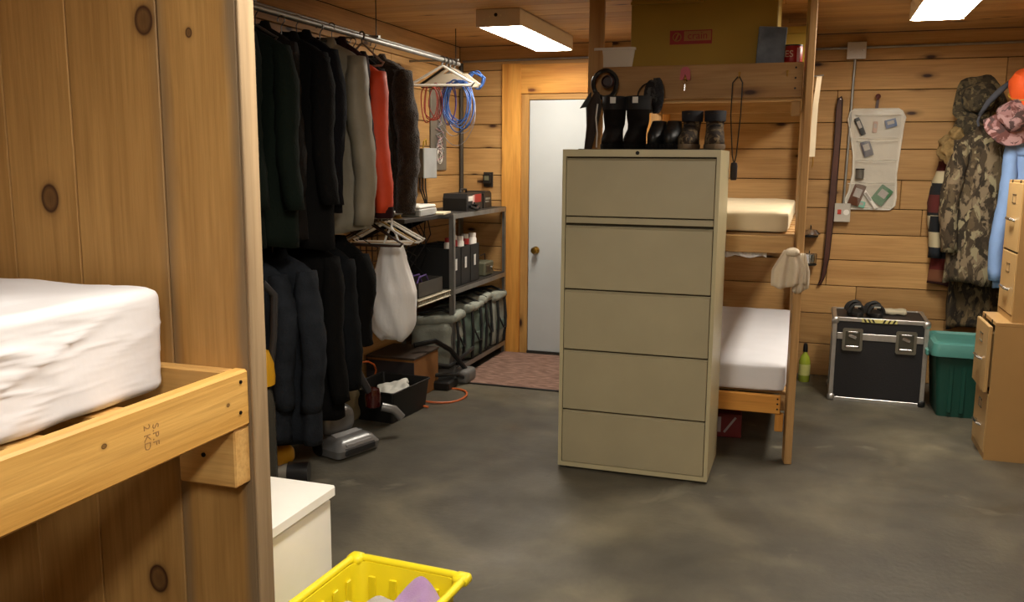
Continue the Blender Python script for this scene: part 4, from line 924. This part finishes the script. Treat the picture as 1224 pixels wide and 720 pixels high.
B().lathe([(.05, .08), (.07, .14), (.07, .5), (.06, .56), (.05, .58)], (0, .04, 0), 22).done('dirt_canister', plain('smoke_canister', '3c3a34', .25), v2, True)
B().lathe([(.072, .60), (.074, .63), (.07, .69), (.05, .745), (.02, .76)], (0, .04, 0), 22).done('top_cap', M_YV, v2, True)
B().lathe([(.012, 0), (.012, .004)], (.03, -.026, .68), 10, 'y').done('button', M_BLACK, v2)
B().tube([(0, .1, .62), (0, .13, .8), (0, .14, .98), (0, .08, 1.04)], .016, 10).done('handle', M_DGREY, v2, True)
B().tube([(.085+.004*(-1)**i, -.02, .12+.02*i) for i in range(22)], .011, 8).done('hose', plain('tan_hose', '7a6a40', .5), v2, True)
v3 = thing('vacuum_nozzle', 'grey metal tube with yellow cover on floor behind the white cabinet', 'vacuum nozzle', (-2.41, 3.56, 0), R(-25))
B().tube([(-.13, -.1, .05), (.0, .0, .055), (.06, .06, .055)], .042, 14).done('tube', plain('pale_tube', 'a8a498', .35, .3), v3, True); B().tube([(.05, .05, .055), (.12, .12, .055)], .05, 14).done('end_collar', M_DGREY, v3, True)
B().rbox((-.06, .04, .13), (.22, .14, .10), .045, 6).done('cover', M_YV, v3, 'all')

# ---------------------------------------------------------------- wall fittings left/back corner
eb = thing('electrical_cabinet', 'grey electrical panel box on the left wall above the router', 'electrical box', (XL+.001, 6.02, 1.44))
B().box(0, .09, -.11, .11, 0, .21, .004).done('box_body', plain('dark_panel_side', '4c4c48', .5, .3), eb); B().box(.09, .10, -.115, .115, -.004, .214, .003).done('cover', plain('panel_grey', 'a4aaac', .4, .2), eb)
for k in range(3): B().tube([(.04, -.06+.05*k, 0), (.05, -.08+.05*k, -.08), (.05, -.02+.03*k, -.15), (.06, .02, -.23)], .005, 6).done('cable', M_BLACK, eb, True)
B().tube([(.05, -.02, .214), (.06, -.03, .26), (.05, .03, .28), (.04, .06, .24)], .005, 6).done('yellow_cable', plain('yellow_wire', 'b8982c', .5), eb, True)
pb = thing('patch_board', 'grey backboard with tangled wires on the left wall', 'patch board', (XL+.001, 6.38, 1.49))
B().box(0, .012, -.15, .15, 0, .66, .002).done('backboard', plain('grey_backboard', '6a645a', .6, var=.3), pb)
for k in range(12):
    z0 = rn.uniform(.05, .5); B().tube([(.016+.012*rn.random(), rn.uniform(-.08, .08), z0+.03*i+.02*rn.random()) for i in range(5)], .003, 6).done('wire', [M_GREYC, plain('pink_wire', 'b88a90', .5), M_WHITEPL][k % 3], pb, True)
for k in range(3): B().tube([(.02, .05*math.cos(R(30*i)), .10+.05*math.sin(R(30*i))+.01*k) for i in range(12)], .0025, 6, True).done('wire_loop', M_WHITEPL, pb, True)
tag(B().tube([(XL+.02, YB-.02, 1.24), (XL+.02, YB-.02, 2.34)], .018, 8).done('corner_pipe', plain('dark_pipe', '4a443c', .5, .4), None, True), 'dark vertical pipe in the corner beside the door casing', 'pipe')
ad = thing('wall_adapter', 'small black plug adapter on wall left of the door casing', 'adapter', (-2.50, YB-.001, 1.36))
B().box(-.04, .04, -.012, 0, -.005, .115, .002).done('outlet_plate', plain('outlet_dark', '2a2622', .5), ad); B().box(-.032, .032, -.05, -.012, .02, .10, .005).done('plug_body', M_BLACK, ad); B().box(-.02, .02, -.052, -.049, .05, .085).done('label', plain('plug_label', '6c6c54', .5), ad)
tag(B().tube([(XL+.03, YB-.012, 2.353), (XR-.03, YB-.012, 2.376)], .009, 10).done('conduit', M_STEEL, None, True), 'thin steel conduit running along the top of the back wall', 'conduit')
def mat_rug():
    m, nt, b = newmat('rug_weave'); tc = nd(nt, 'ShaderNodeTexCoord'); mp = nd(nt, 'ShaderNodeMapping'); mp.inputs['Scale'].default_value = (12, 60, 1); mp.inputs['Rotation'].default_value = (0, 0, R(35))
    nt.links.new(tc.outputs['Object'], mp.inputs[0]); n = nd(nt, 'ShaderNodeTexNoise'); n.inputs['Scale'].default_value = 1; n.inputs['Detail'].default_value = 4; nt.links.new(mp.outputs[0], n.inputs[0])
    rp = ramp(nt, [(.3, lin('5c4438')), (.5, lin('86685a')), (.7, lin('a88878'))]); nt.links.new(n.outputs[0], rp.inputs[0]); nt.links.new(rp.outputs[0], b.inputs['Base Color']); b.inputs['Roughness'].default_value = .95
    bp = nd(nt, 'ShaderNodeBump'); bp.inputs['Strength'].default_value = .5; bp.inputs['Distance'].default_value = .01; nt.links.new(n.outputs[0], bp.inputs['Height']); nt.links.new(bp.outputs[0], b.inputs['Normal']); return m
rg = thing('door_mat', 'brown-pink woven mat on the floor before the white door', 'mat', (-1.72, 6.25, 0))
B().box(-.62, .62, -.53, .53, 0, .012, .003).done('pile', mat_rug(), rg); B().box(-.625, .625, -.545, -.531, 0, .01, .002).done('binding', M_BLACK, rg)

# ================================================================= BACK WALL, RIGHT
jb = thing('junction_box', 'grey junction box on the ceiling-level conduit', 'junction box', (.245, YB-.001, 2.29))
B().box(-.06, .06, -.05, 0, 0, .11, .006).done('box_body', plain('box_grey', 'a09a92', .5, .3), jb); B().box(-.063, .063, -.056, -.05, -.003, .113, .002).done('cover_plate', plain('box_plate', 'b4aea6', .45, .3), jb)
for sx in (-1, 1): B().lathe([(.004, 0), (.004, -.003)], (sx*.04, -.056, .055), 8, 'y').done('screw', M_CHROME, jb)
tag(B().tube([(.24, YB-.014, 2.29), (.225, YB-.014, 1.28), ], .009, 10).done('conduit', M_STEEL, None, True), 'vertical steel conduit dropping to the switch box', 'conduit')
sb = thing('switch_box', 'grey switch box with red lamp at the conduit\'s lower end', 'switch', (.22, YB-.001, 1.155))
B().box(-.05, .05, -.05, 0, 0, .125, .005).done('box_body', plain('box_grey_b', 'a8a49c', .45, .4), sb); B().box(-.054, .054, -.056, -.05, -.004, .129, .002).done('cover_plate', plain('box_plate_b', 'b8b4aa', .4, .4), sb)
B().box(-.034, -.008, -.061, -.056, .05, .085, .002).done('red_rocker', plain('red_rocker', 'b03020', .4), sb); B().lathe([(.02, 0), (.02, -.004)], (.026, -.056, .065), 14, 'y').done('receptacle', M_WHITEPL, sb)
# leather strap
M_LEA = plain('brown_leather', '4a2414', .55, var=.25, scale=10)
sc = thing('leather_sheath', 'long brown leather sheath hanging on the back wall', 'sheath', (.115, YB-.012, .69))
L0 = [(-.03, 0), (-.012, .04), (-.0, .16), (.008, .5), (.02, 1.0), (.02, 1.28), (.03, 1.33), (.05, 1.345), (.058, 1.32), (.062, 1.1), (.055, .6), (.035, .2), (.015, .06), (-.01, .0)]
B().prism(L0, -.022, .0, 'y').done('sheath_body', M_LEA, sc)
B().tube([(p[0], -.022, p[1]) for p in L0], .004, 6, True).done('stitched_edge', plain('dark_leather', '2a140c', .6), sc, True)
B().lathe([(.008, 0), (.008, -.006), (.004, -.03)], (.045, .0, 1.325), 10, 'y').done('nail', M_CHROME, sc, True)
# clear hanging organiser
def shape_org(s=1.0, dz=0):
    pts = [(.02, .02), (.045, .0), (.31, .0), (.34, .03), (.345, .09), (.335, .25), (.36, .60), (.368, .64), (.345, .685), (.32, .7), (.03, .7), (.005, .68), (-.004, .63), (.02, .52), (.045, .38), (.05, .25), (.03, .12), (.01, .07)]
    return pts
og = thing('hanging_organizer', 'clear vinyl pocket organizer full of small things on the back wall', 'organizer', (.225, YB-.012, 1.245))
M_VIN = plain('white_vinyl', 'c4beb0', .25, var=.06, bump=.5, bscale=14, coat=.6)
M_CLV = clearplastic('clear_vinyl', 'e8e6de', .13, .1)
B().prism(shape_org(), -.008, 0, 'y').done('backing', M_VIN, og)
B().tube([(x, -.005, z) for x, z in shape_org()], .006, 6, True).done('bound_edge', plain('vinyl_edge', 'd8d4c8', .4), og, True)
for z0, z1, x0, x1 in ((.50, .66, .04, .34), (.35, .48, .06, .33), (.19, .34, .06, .33), (.015, .18, .02, .33)):
    n = 12; s1 = [(x0+(x1-x0)*i/n, -.010-.028*math.sin(math.pi*i/n)**.5*(1+.25*math.sin(i*2.2)), z0) for i in range(n+1)]; s2 = [(p[0], p[1]*1.1-.004, z1) for p in s1]
    B().loft([s1, s2], close=False).done('pocket', M_CLV, og, 'all')
    B().tube(s2, .0025, 6).done('pocket_hem', MATS['vinyl_edge'], og, True)
    B().tube([(x0, -.01, z0), ((x0+x1)/2, -.012, z0-.004), (x1, -.01, z0)], .003, 6).done('pocket_seam', MATS['vinyl_edge'], og, True)
def inorg(name, lab, mat, x, z, w, h, d, tilt, cat):
    t = thing(name, lab, cat, (.225+x, YB-.012-.026, 1.245+z)); t.rotation_euler = (0, R(tilt), 0)
    w, h = w*1.35, h*1.3
    B().rbox((0, 0, 0), (w, d, h), min(w, h, d)*.35, 4).done('item_body', mat, t, True); B().box(-w*.3, w*.3, -d/2-.001, -d/2+.002, -h*.1, h*.3).done('item_label', plain('item_label', '9a948c', .5), t); return t
inorg('pocket_knife', 'black folding knife in the organizer\'s top-left pocket', M_BLACK, .075, .58, .028, .10, .014, -25, 'knife')
inorg('tag_card', 'small pinkish card in the organizer\'s top pocket', plain('pink_card', 'b09080', .6), .175, .575, .022, .06, .006, 3, 'card')
inorg('badge', 'blue badge in the organizer\'s top-right pocket', plain('blue_badge', '34507c', .4), .275, .60, .055, .045, .008, -15, 'badge')
inorg('small_device', 'dark grey gadget in the organizer\'s second row', plain('grey_device', '4c4c58', .35), .13, .425, .05, .085, .018, -20, 'gadget')
inorg('small_bottle', 'brown bottle in the organizer\'s bottom-left pocket', plain('brown_bottle', '52301c', .3), .085, .10, .06, .12, .018, 18, 'bottle')
inorg('marker', 'white marker in the organizer\'s bottom pocket', M_WHITEPL, .17, .075, .018, .13, .014, -35, 'marker')
inorg('packet', 'green packet in the organizer\'s bottom-right pocket', plain('green_packet', '3c6c48', .4), .25, .10, .07, .10, .012, 35, 'packet')
inorg('packet', 'teal packet at the organizer\'s bottom edge', plain('teal_packet', '64b09c', .4), .11, .035, .05, .035, .01, 10, 'packet')
cc = thing('canister', 'small black canister in the organizer\'s third row', 'canister', (.225+.095, YB-.04, 1.245+.25))
B().lathe([(.026, -.035), (.028, -.033), (.028, .03), (.026, .032), (.022, .032), (.022, .0)], n=16).done('canister_body', plain('grey_canister', '5a564e', .4), cc, True); B().lathe([(.030, .028), (.030, .036), (.024, .036)], n=16).done('rim', M_BLACK, cc, True)
nl = thing('wall_hook', 'dark red knob hook above the clear organizer', 'hook', (.405, YB-.001, 2.03))
B().lathe([(.012, 0), (.010, -.02), (.016, -.03), (.018, -.045), (.008, -.052)], (0, 0, 0), 14, 'y').done('knob', plain('dark_red_knob', '501410', .3, coat=.5), nl, True); B().prism([(-.012, -.08), (.008, -.08), (.012, .0), (-.004, .0)], -.02, 0, 'y').done('tab', plain('dark_wood_tab', '3a1a10', .5), nl)
# pots behind the bunk post
for zz, lab, prof in ((1.065, 'small steel bowl hanging behind the far bunk post, upper one', [(.02, .03), (.045, .025), (.065, 0), (.068, -.005), (.06, -.012), (.03, -.02)]), (.88, 'small steel cup behind the far bunk post, lower one', [(.045, -.035), (.052, -.03), (.055, .03), (.058, .035), (.05, .036), (.046, -.02)])):
    t = thing('metal_cup', lab, 'cup', (.012, YB-.075, zz), 0, 'steel cups on the back wall'); B().lathe(prof, n=22).done('cup_body', M_CHROME, t, True)
    B().tube([(0, .06, .02), (0, .04, .055), (0, 0, .05)], .004, 6).done('handle', M_BLACKM, t, True); B().lathe([(.05, -.05), (.055, -.045), (.055, -.036)], (0, 0, 0 if zz < 1 else .022), 20).done('base_ring', M_BLACK, t, True)
# strip hanging on the bunk's side
stp = thing('cloth_tape', 'pale cloth tape with metal tip hanging beside the bunk post', 'tape', (-.022, 5.2, 1.6))
B().loft([[(-.012, 0, 0), (.03, 0, 0), (.03, .004, 0), (-.012, .004, 0)], [(.0, .0, .12), (.03, 0, .12), (.03, .004, .12), (.0, .004, .12)], [(.004, 0, .28), (.032, 0, .28), (.032, .004, .28), (.004, .004, .28)], [(.016, 0, .43), (.042, 0, .43), (.042, .004, .43), (.016, .004, .43)]]).done('tape_body', plain('pale_tape', 'dccdb0', .7), stp)
B().tube([(.02, .002, 0), (.022, .002, -.03), (.018, .002, -.06)], .003, 6).done('metal_tip', M_BRASS, stp, True); B().tube([(-.085, .002, .425), (.05, .002, .435)], .004, 6).done('peg', M_STEEL, stp, True)

# ---------------------------------------------------------------- flight case
fx, fy = .479, 6.36
rc = thing('flight_case', 'black road case with aluminium edges on floor by the back wall', 'case', (fx, fy, 0), R(-.5))
w2, d2, hh, split = .292, .22, .565, .44
M_CASE = plain('black_laminate', '17171a', .55, bump=.15, bscale=120)
B().box(-w2+.006, w2-.006, -d2+.006, d2-.006, .006, split-.006, .002).done('body', M_CASE, rc); ld = B().box(-w2+.006, w2-.006, -d2+.006, d2-.006, split+.004, hh-.006, .002).done('lid', M_CASE, rc)
def edge(x0, x1, y0, y1, z0, z1): return B().box(x0, x1, y0, y1, z0, z1, .002).done('edge_extrusion', M_ALU, rc)
e = .028
for s in (-1, 1):
    for q in (-1, 1):
        xa, xb = sorted((s*w2, s*(w2-e))); ya, yb_ = sorted((q*d2, q*(d2-e)))
        edge(xa, xb, ya, yb_, .03, hh-.03)
for q in (-1, 1):
    ya, yb_ = sorted((q*d2, q*(d2-.024)))
    for za, zb in ((0, .026), (split-.022, split+.022), (hh-.026, hh)): edge(-w2+.03, w2-.03, ya, yb_, za, zb)
for s in (-1, 1):
    xa, xb = sorted((s*w2, s*(w2-.024)))
    for za, zb in ((0, .026), (split-.022, split+.022), (hh-.026, hh)): edge(xa, xb, -d2+.03, d2-.03, za, zb)
for s in (-1, 1):
    for q in (-1, 1):
        for z in (.022, hh-.022):
            dark = (s == 1 and z < .1)
            B().rbox((s*(w2-.016), q*(d2-.016), z), (.05, .05, .05), .02, 4).done('ball_corner', M_BLACK if dark else M_ALU, rc, 'all')
for x in (-.165, .16):
    lt = B().prism([(x+a, split-.025+c) for a, c in ((-.062, -.06), (-.055, -.07), (.055, -.07), (.062, -.06), (.062, .07), (.055, .08), (-.055, .08), (-.062, .07))], -d2-.008, -d2-.0005, 'y').done('latch', plain('latch_nickel', '9a9a90', .3, .9), rc)
    B().prism([(x+a, split-.025+c) for a, c in ((-.045, -.05), (.045, -.05), (.045, .06), (-.045, .06))], -d2-.0095, -d2-.007, 'y').done('dish', plain('latch_dish', '5c5c54', .4, .8), lt)
    B().box(x-.04, x+.04, -d2-.016, -d2-.008, split-.075, split-.06, .003).done('pull_bar', M_CHROME, lt); B().obox((x, -d2-.013, split-.0), (.05, .008, .02), (0, R(20), 0), .003).done('butterfly', M_CHROME, lt)
    B().box(x-.03, x+.03, -d2-.013, -d2-.008, split+.025, split+.035, .002).done('keeper', M_CHROME, lt)
hz = B().box(-.115, .10, -d2-.0022, -d2-.0004, hh-.026, hh-.002).done('hazard_tape', plain('hazard_yellow', 'c8c078', .5), rc)
for k, x in enumerate((-.095, -.07, -.045, .01, .04, .07)):
    B().prism([(x, hh-.025), (x+.012, hh-.025), (x+(.0 if k < 3 else .024), hh-.003), (x-(.012 if k < 3 else -.012), hh-.003)], -d2-.003, -d2-.002, 'y').done('tape_stripe', M_BLACK, hz)
tag(B().rbox((0, 0, 0), (.16, .12, .03), .014, 8, .012, 20, 4).done('cloth_scrap', plain('pale_cloth', 'b0a890', .9), None, 'all', (.57, 6.42, hh+.014)), 'pale crumpled cloth on the road case behind the sandals', 'cloth')
M_SAND = plain('sandal_black', '121210', .7)
for x, lab in ((.325, 'black strap sandal on the road case, left of the pair'), (.445, 'black strap sandal on the road case, right of the pair')):
    t = thing('sandal', lab, 'sandal', (x, 6.285, hh+.001), R(8), 'sandals on the road case')
    def so(z, k=1.0): return [(k*(.042+.008*math.cos(2*a))*math.cos(a), k*.125*math.sin(a), z) for a in [2*math.pi*i/22 for i in range(22)]]
    B().loft([so(0), so(.02, 1.03), so(.026)]).done('sole', M_SAND, t, True)
    for yy, hgt in ((-.06, .055), (.02, .065), (.085, .05)):
        pts = arc((0, yy, .022), .046, 0, math.pi, 10); pts = [(p[0], p[1], .02+(p[2]-.022)/.046*hgt) for p in pts]
        B().tube(pts, .013, 6).done('strap', M_SAND, t, True)
    B().box(-.02, .02, -.077, -.073, .06, .07, .001).done('logo_patch', plain('patch_grey', '9a988e', .5), t)

# ---------------------------------------------------------------- green tote
M_TOTE = plain('green_tote', '0e4438', .5); M_LID = plain('teal_lid', '48827a', .45)
tt = thing('storage_tote', 'dark green plastic tote with teal lid between case and tan cabinet', 'tote', (1.06, 6.16, 0))
B().loft([rrect(.235, .19, .03, 0), rrect(.265, .215, .035, .385), rrect(.26, .21, .035, .385), rrect(.23, .185, .03, .006)]).done('tub', M_TOTE, tt, True)
for x in (-.17, -.1, .0, .1): B().box(x-.012, x+.012, -.212, -.19, .03, .37, .003, Matrix.Rotation(0, 4, 'X')).done('rib', M_TOTE, tt)
B().loft([rrect(.28, .23, .04, .386), rrect(.295, .245, .045, .39), rrect(.295, .245, .045, .43), rrect(.285, .235, .045, .465), rrect(.26, .21, .04, .475), rrect(.25, .2, .04, .46), rrect(.24, .19, .04, .46)]).done('lid', M_LID, tt, True)
B().box(-.31, -.285, -.08, .08, .36, .40, .006).done('latch_handle', M_LID, tt)

# ---------------------------------------------------------------- tan cabinets
M_TAN = plain('tan_enamel', 'b08c58', .45, var=.05, scale=4); M_TANL = plain('tan_enamel_front', 'bc9a66', .42, var=.05, scale=4)
def file2(loc, label, open_top, h=.748):
    t = thing('file_cabinet', label, 'file cabinet', loc, 0, 'tan two drawer file cabinets')
    b = B(); b.box(0, .66, -.19, -.178, .0, h-.02).box(0, .66, .178, .19, 0, h-.02).box(.65, .66, -.178, .178, 0, h-.02).box(0.0, .66, -.19, .19, h-.02, h, .002).box(0, .65, -.178, .178, 0, .03); b.done('case', M_TAN, t)
    B().box(.03, .04, -.178, .178, .03, h-.02).done('inner_panel', plain('cabinet_dark', '2c2214', .8), t)
    for z0, z1, op in ((.035, .355, .004), (.365, .722, open_top)):
        d = B().box(-op, -op+.02, -.176, .176, z0, z1, .003).done('drawer', M_TANL, t)
        B().box(-op+.02, .028, -.165, .165, z0+.03, z1-.04).done('drawer_box', plain('drawer_inner', '7a6038', .6), d)
        B().tube([(-op, -.055, z1-.20), (-op-.022, -.05, z1-.19), (-op-.022, .05, z1-.19), (-op, .055, z1-.20)], .007, 8).done('handle', M_CHROME, d, True)
        b = B(); b.box(-op-.003, -op, -.04, .04, z1-.11, z1-.104).box(-op-.003, -op, -.04, .04, z1-.066, z1-.06).box(-op-.003, -op, -.04, -.034, z1-.11, z1-.06).box(-op-.003, -op, .034, .04, z1-.11, z1-.06); b.done('label_holder', M_CHROME, d)
    for yy in (-.1, .1): B().lathe([(.012, -.003), (.012, .002)], (-.0, yy, h-.01), 10, 'x').done('lock', M_BLACKM, t)
    return t
file2((.955, 5.32, 0), 'tan two drawer file cabinet on the floor with upper drawer ajar', .028)
file2((1.03, 5.335, .7495), 'tan two drawer file cabinet stacked on top of another', .004, .735)
tag(B().rbox((0, 0, 0), (.22, .2, .02), .008, 6, .012, 18, 2).done('crumpled_paper', plain('paper_white_b', 'e0dccc', .7), None, 'all', (1.22, 5.33, 1.496)), 'crumpled white paper on the stacked tan cabinet', 'paper')

# ---------------------------------------------------------------- coats on the right
M_CAMO = patches('camo_coat', ['2c2418', '5c4e38', '807058', '463a2a', '948a6c', '362c1e'], 6.5, stretch=(1.6, 1.6, .9))
M_CAMO2 = patches('camo_pants', ['1e1812', '3a3020', '54462e', '2a2218', '6c5c40'], 9, stretch=(1.6, 1.6, .7))
M_CAMOH = patches('camo_hat', ['2c261a', '4e4430', '6a5e42', '3a3222'], 16)
def blanket_mat():
    m, nt, b = newmat('patterned_wool'); tc = nd(nt, 'ShaderNodeTexCoord'); sx = nd(nt, 'ShaderNodeSeparateXYZ'); nt.links.new(tc.outputs['Object'], sx.inputs[0])
    zz = maths(nt, 'MULTIPLY', sx.outputs[2], -1.0)
    rp = ramp(nt, [(0, lin('4c1818')), (.16, lin('16181c')), (.30, lin('56201c')), (.42, lin('14161a')), (.66, lin('1a2028')), (.74, lin('5c1c18')), (.82, lin('6a4028')), (.9, lin('3c1814'))], 'CONSTANT'); nt.links.new(zz, rp.inputs[0])
    ck = nd(nt, 'ShaderNodeTexChecker'); ck.inputs['Scale'].default_value = 9; nt.links.new(tc.outputs['Object'], ck.inputs[0])
    rr = ramp(nt, [(0, (0, 0, 0, 1)), (.14, (1, 1, 1, 1)), (.24, (0, 0, 0, 1)), (.44, (1, 1, 1, 1)), (.66, (0, 0, 0, 1))], 'CONSTANT'); nt.links.new(zz, rr.inputs[0])
    col = mixc(nt, rp.outputs[0], lin('b8ac8c'), maths(nt, 'MULTIPLY', rr.outputs[0], ck.outputs['Fac']))
    nt.links.new(col, b.inputs['Base Color']); b.inputs['Roughness'].default_value = .95; return m
GR = 'outdoor clothes hung on the back wall'
garment('wool_jacket', 'red and black patterned wool jacket, leftmost of the wall clothes', 'jacket', 1.005, 6.765, 1.66, .19, .93, .035, blanket_mat(), sl=.66, seed=31, group=GR, hook=False)
garment('camouflage_coat', 'camouflage hunting coat with pockets hung on the back wall', 'coat', 1.09, 6.58, 1.80, .215, 1.02, .07, M_CAMO, sl=.74, seed=32, group=GR, hook=False, armw=.09, zipper=M_BLACK)
t = garment('camouflage_bibs', 'dark camouflage overalls hanging low behind the tote', 'overalls', 1.10, 6.70, 1.15, .17, .70, .03, M_CAMO2, sleeves=False, seed=33, group=GR, hook=False, collar=False, neck=.1)
C_LBLUE = plain('light_blue_cotton', '8fb0e4', .85, bump=.25, bscale=60, var=.08)
garment('blue_shirt', 'light blue long sleeved shirt beside the camouflage coat', 'shirt', 1.27, 6.40, 1.74, .125, .97, .05, C_LBLUE, sl=.86, seed=34, group=GR, hook=False, armw=.065, drop=.07)
garment('camouflage_coat', 'second camouflage coat partly behind the tan cabinet', 'coat', 1.45, 6.55, 1.80, .2, .95, .06, M_CAMO, sl=.7, seed=35, group=GR, hook=False)
fz = thing('fur_hat', 'tan fuzzy hood above the patterned wool jacket', 'hat', (.87, 6.60, 1.60))
B().rbox((0, 0, .06), (.16, .13, .16), .06, 16, .03, 30, 3).done('hood_body', plain('tan_fleece', '8a734c', 1, bump=.9, bscale=160, var=.3, scale=30), fz, 'all'); B().rbox((.02, .0, .16), (.1, .1, .1), .05, 10, .02, 30, 6).done('ear_flap', MATS['tan_fleece'], fz, 'all')
def boonie(name, lab, loc, mat, r=.11, rot=(R(70), R(20), 0), brim=True, band=None):
    t = thing(name, lab, 'hat', loc, 0, 'hats on the back wall'); t.rotation_euler = rot
    B().lathe([(r*1.0, 0), (r*1.02, .03), (r*.97, .075), (r*.8, .105), (r*.4, .12), (.005, .122)], n=26).floppy(.03, 11, r*50).done('crown', mat, t, True)
    if brim: B().lathe([(r*.98, .004), (r*1.55, -.012), (r*1.6, -.006), (r*1.55, 0), (r*1.0, .012)], n=30).floppy(.04, 9, r*50).done('brim', mat, t, True)
    if band: B().lathe([(r*1.02, .004), (r*1.045, .006), (r*1.045, .03), (r*1.03, .032)], n=26).done('hat_band', band, t, True)
    return t
boonie('camouflage_hat', 'brimmed camouflage hat hung above the camouflage coat', (1.01, 6.66, 1.99), M_CAMOH, .10, (R(80), R(25), 0), True, M_BLACK)
boonie('camouflage_hat', 'round camouflage cap below the brimmed hat', (.965, 6.70, 1.80), M_CAMOH, .085, (R(75), R(-15), 0), False)
M_PINKC = patches('pink_print', ['6c4440', '9c7474', 'b08c8c', '544040'], 12)
pk_ = thing('pink_cap', 'dusty pink cap hanging over the blue shirt', 'cap', (1.17, 6.32, 1.86)); pk_.rotation_euler = (R(70), R(30), 0)
B().lathe([(.10, 0), (.102, .03), (.092, .08), (.06, .115), (.005, .125)], n=24).floppy(.035, 12, 3).done('crown', M_PINKC, pk_, True)
B().loft([[(.10*math.cos(R(200+i*14)), .10*math.sin(R(200+i*14)), .0) for i in range(11)]+[(.10*math.cos(R(200+i*14)), .10*math.sin(R(200+i*14)), .006) for i in range(10, -1, -1)], [(.17*math.cos(R(215+i*11)), .185*math.sin(R(215+i*11)), -.02) for i in range(11)]+[(.17*math.cos(R(215+i*11)), .185*math.sin(R(215+i*11)), -.014) for i in range(10, -1, -1)]]).floppy(.02, 9, 3).done('visor', M_PINKC, pk_, True)
gb = thing('scarf', 'grey-blue scarf looped over the brimmed camouflage hat', 'scarf', (1.10, 6.46, 1.96))
B().tube([(-.10, 0, -.08), (-.06, -.02, .0), (.0, -.03, .07), (.06, -.02, .13)], [.012, .018, .02, .012], 10).done('scarf_body', plain('grey_blue_cloth', '50525a', .9, bump=.3), gb, 'all'); B().tube([(-.10, 0, -.08), (-.11, 0, -.12), (-.10, .01, -.15)], .008, 6).done('fringe', MATS['grey_blue_cloth'], gb, True)
M_ORG = plain('blaze_orange', 'e85a1c', .7, bump=.2, bscale=90)
oc = thing('orange_cap', 'blaze orange hunting cap at the top right', 'cap', (1.235, 6.30, 2.0)); oc.rotation_euler = (R(20), R(-20), R(20))
B().lathe([(.105, 0), (.107, .04), (.1, .09), (.07, .135), (.005, .15)], n=26).floppy(.025, 12, 6).done('crown', M_ORG, oc, True); B().tube([(.108*math.cos(2*math.pi*i/26), .108*math.sin(2*math.pi*i/26), .006) for i in range(26)], .005, 6, True).done('rope_trim', plain('gold_cord', 'b08a30', .5), oc, True)
B().rbox((-.05, -.06, -.06), (.09, .05, .13), .02, 6).done('ear_flap', M_ORG, oc, 'all')
tag(B().tube([(1.285, 6.42, 1.98), (1.27, 6.42, 1.8), (1.265, 6.42, 1.6), (1.27, 6.42, 1.5)], .006, 6).done('cord', plain('dark_brown_cord', '2a1c18', .7), None, True), 'dark cord hanging in front of the blue shirt', 'cord')
# coat rail that carries them
rl = thing('coat_rail', 'wooden peg rail behind the outdoor clothes on the back wall', 'coat rail', (1.15, YB-.001, 1.83))
board('rail_board', M_PINE_BUNK, (-.2, -.02, -.045), (.45, 0, .045), 'x', 'y', rl)
for x in (-.14, .0, .14, .28, .4): B().tube([(x, -.02, 0), (x, -.08, .012), (x, -.10, .04)], .009, 8).done('peg', M_PINE_BUNK, rl, True)

# ---------------------------------------------------------------- small things on floor
sbt = thing('spray_bottle', 'yellow-green cleaner bottle on floor behind the bunk post', 'bottle', (.025, 6.62, 0))
B().lathe([(.036, 0), (.04, .006), (.04, .15), (.03, .185), (.014, .21), (.014, .225)], n=20).done('bottle_body', plain('green_cleaner', 'a8b83c', .2, alpha=.85, coat=.5), sbt, True); B().lathe([(.017, .22), (.017, .25), (.013, .28)], n=16).done('cap', M_BLACK, sbt, True)
B().lathe([(.0405, .05), (.0405, .13)], n=20).done('label', plain('cleaner_label', 'c8c878', .5), sbt, True)
sk2 = thing('soda_carton', 'red and white drink carton on floor under the far bunk', 'carton', (-.40, 5.18, 0), R(6))
B().box(-.085, .085, -.12, .12, 0, .14, .004).done('carton_body', plain('carton_red', '6c1418', .5), sk2); B().box(-.075, -.03, -.1215, -.12, .03, .12).done('print', plain('carton_white', 'a8a0a0', .6), sk2); B().obox((.02, -.1212, .075), (.012, .002, .11), (0, R(35), 0)).done('swirl', MATS['carton_white'], sk2)
sk3 = thing('under_bed_box', 'dark storage box pushed back under the far bunk', 'box', (-.66, 5.75, 0))
B().box(-.28, .24, -.3, .3, 0, .2, .006).done('box_body', plain('dark_box', '1e1a1a', .7), sk3); B().box(-.29, .25, -.31, .31, .2, .225, .004).done('lid', MATS['dark_box'], sk3)
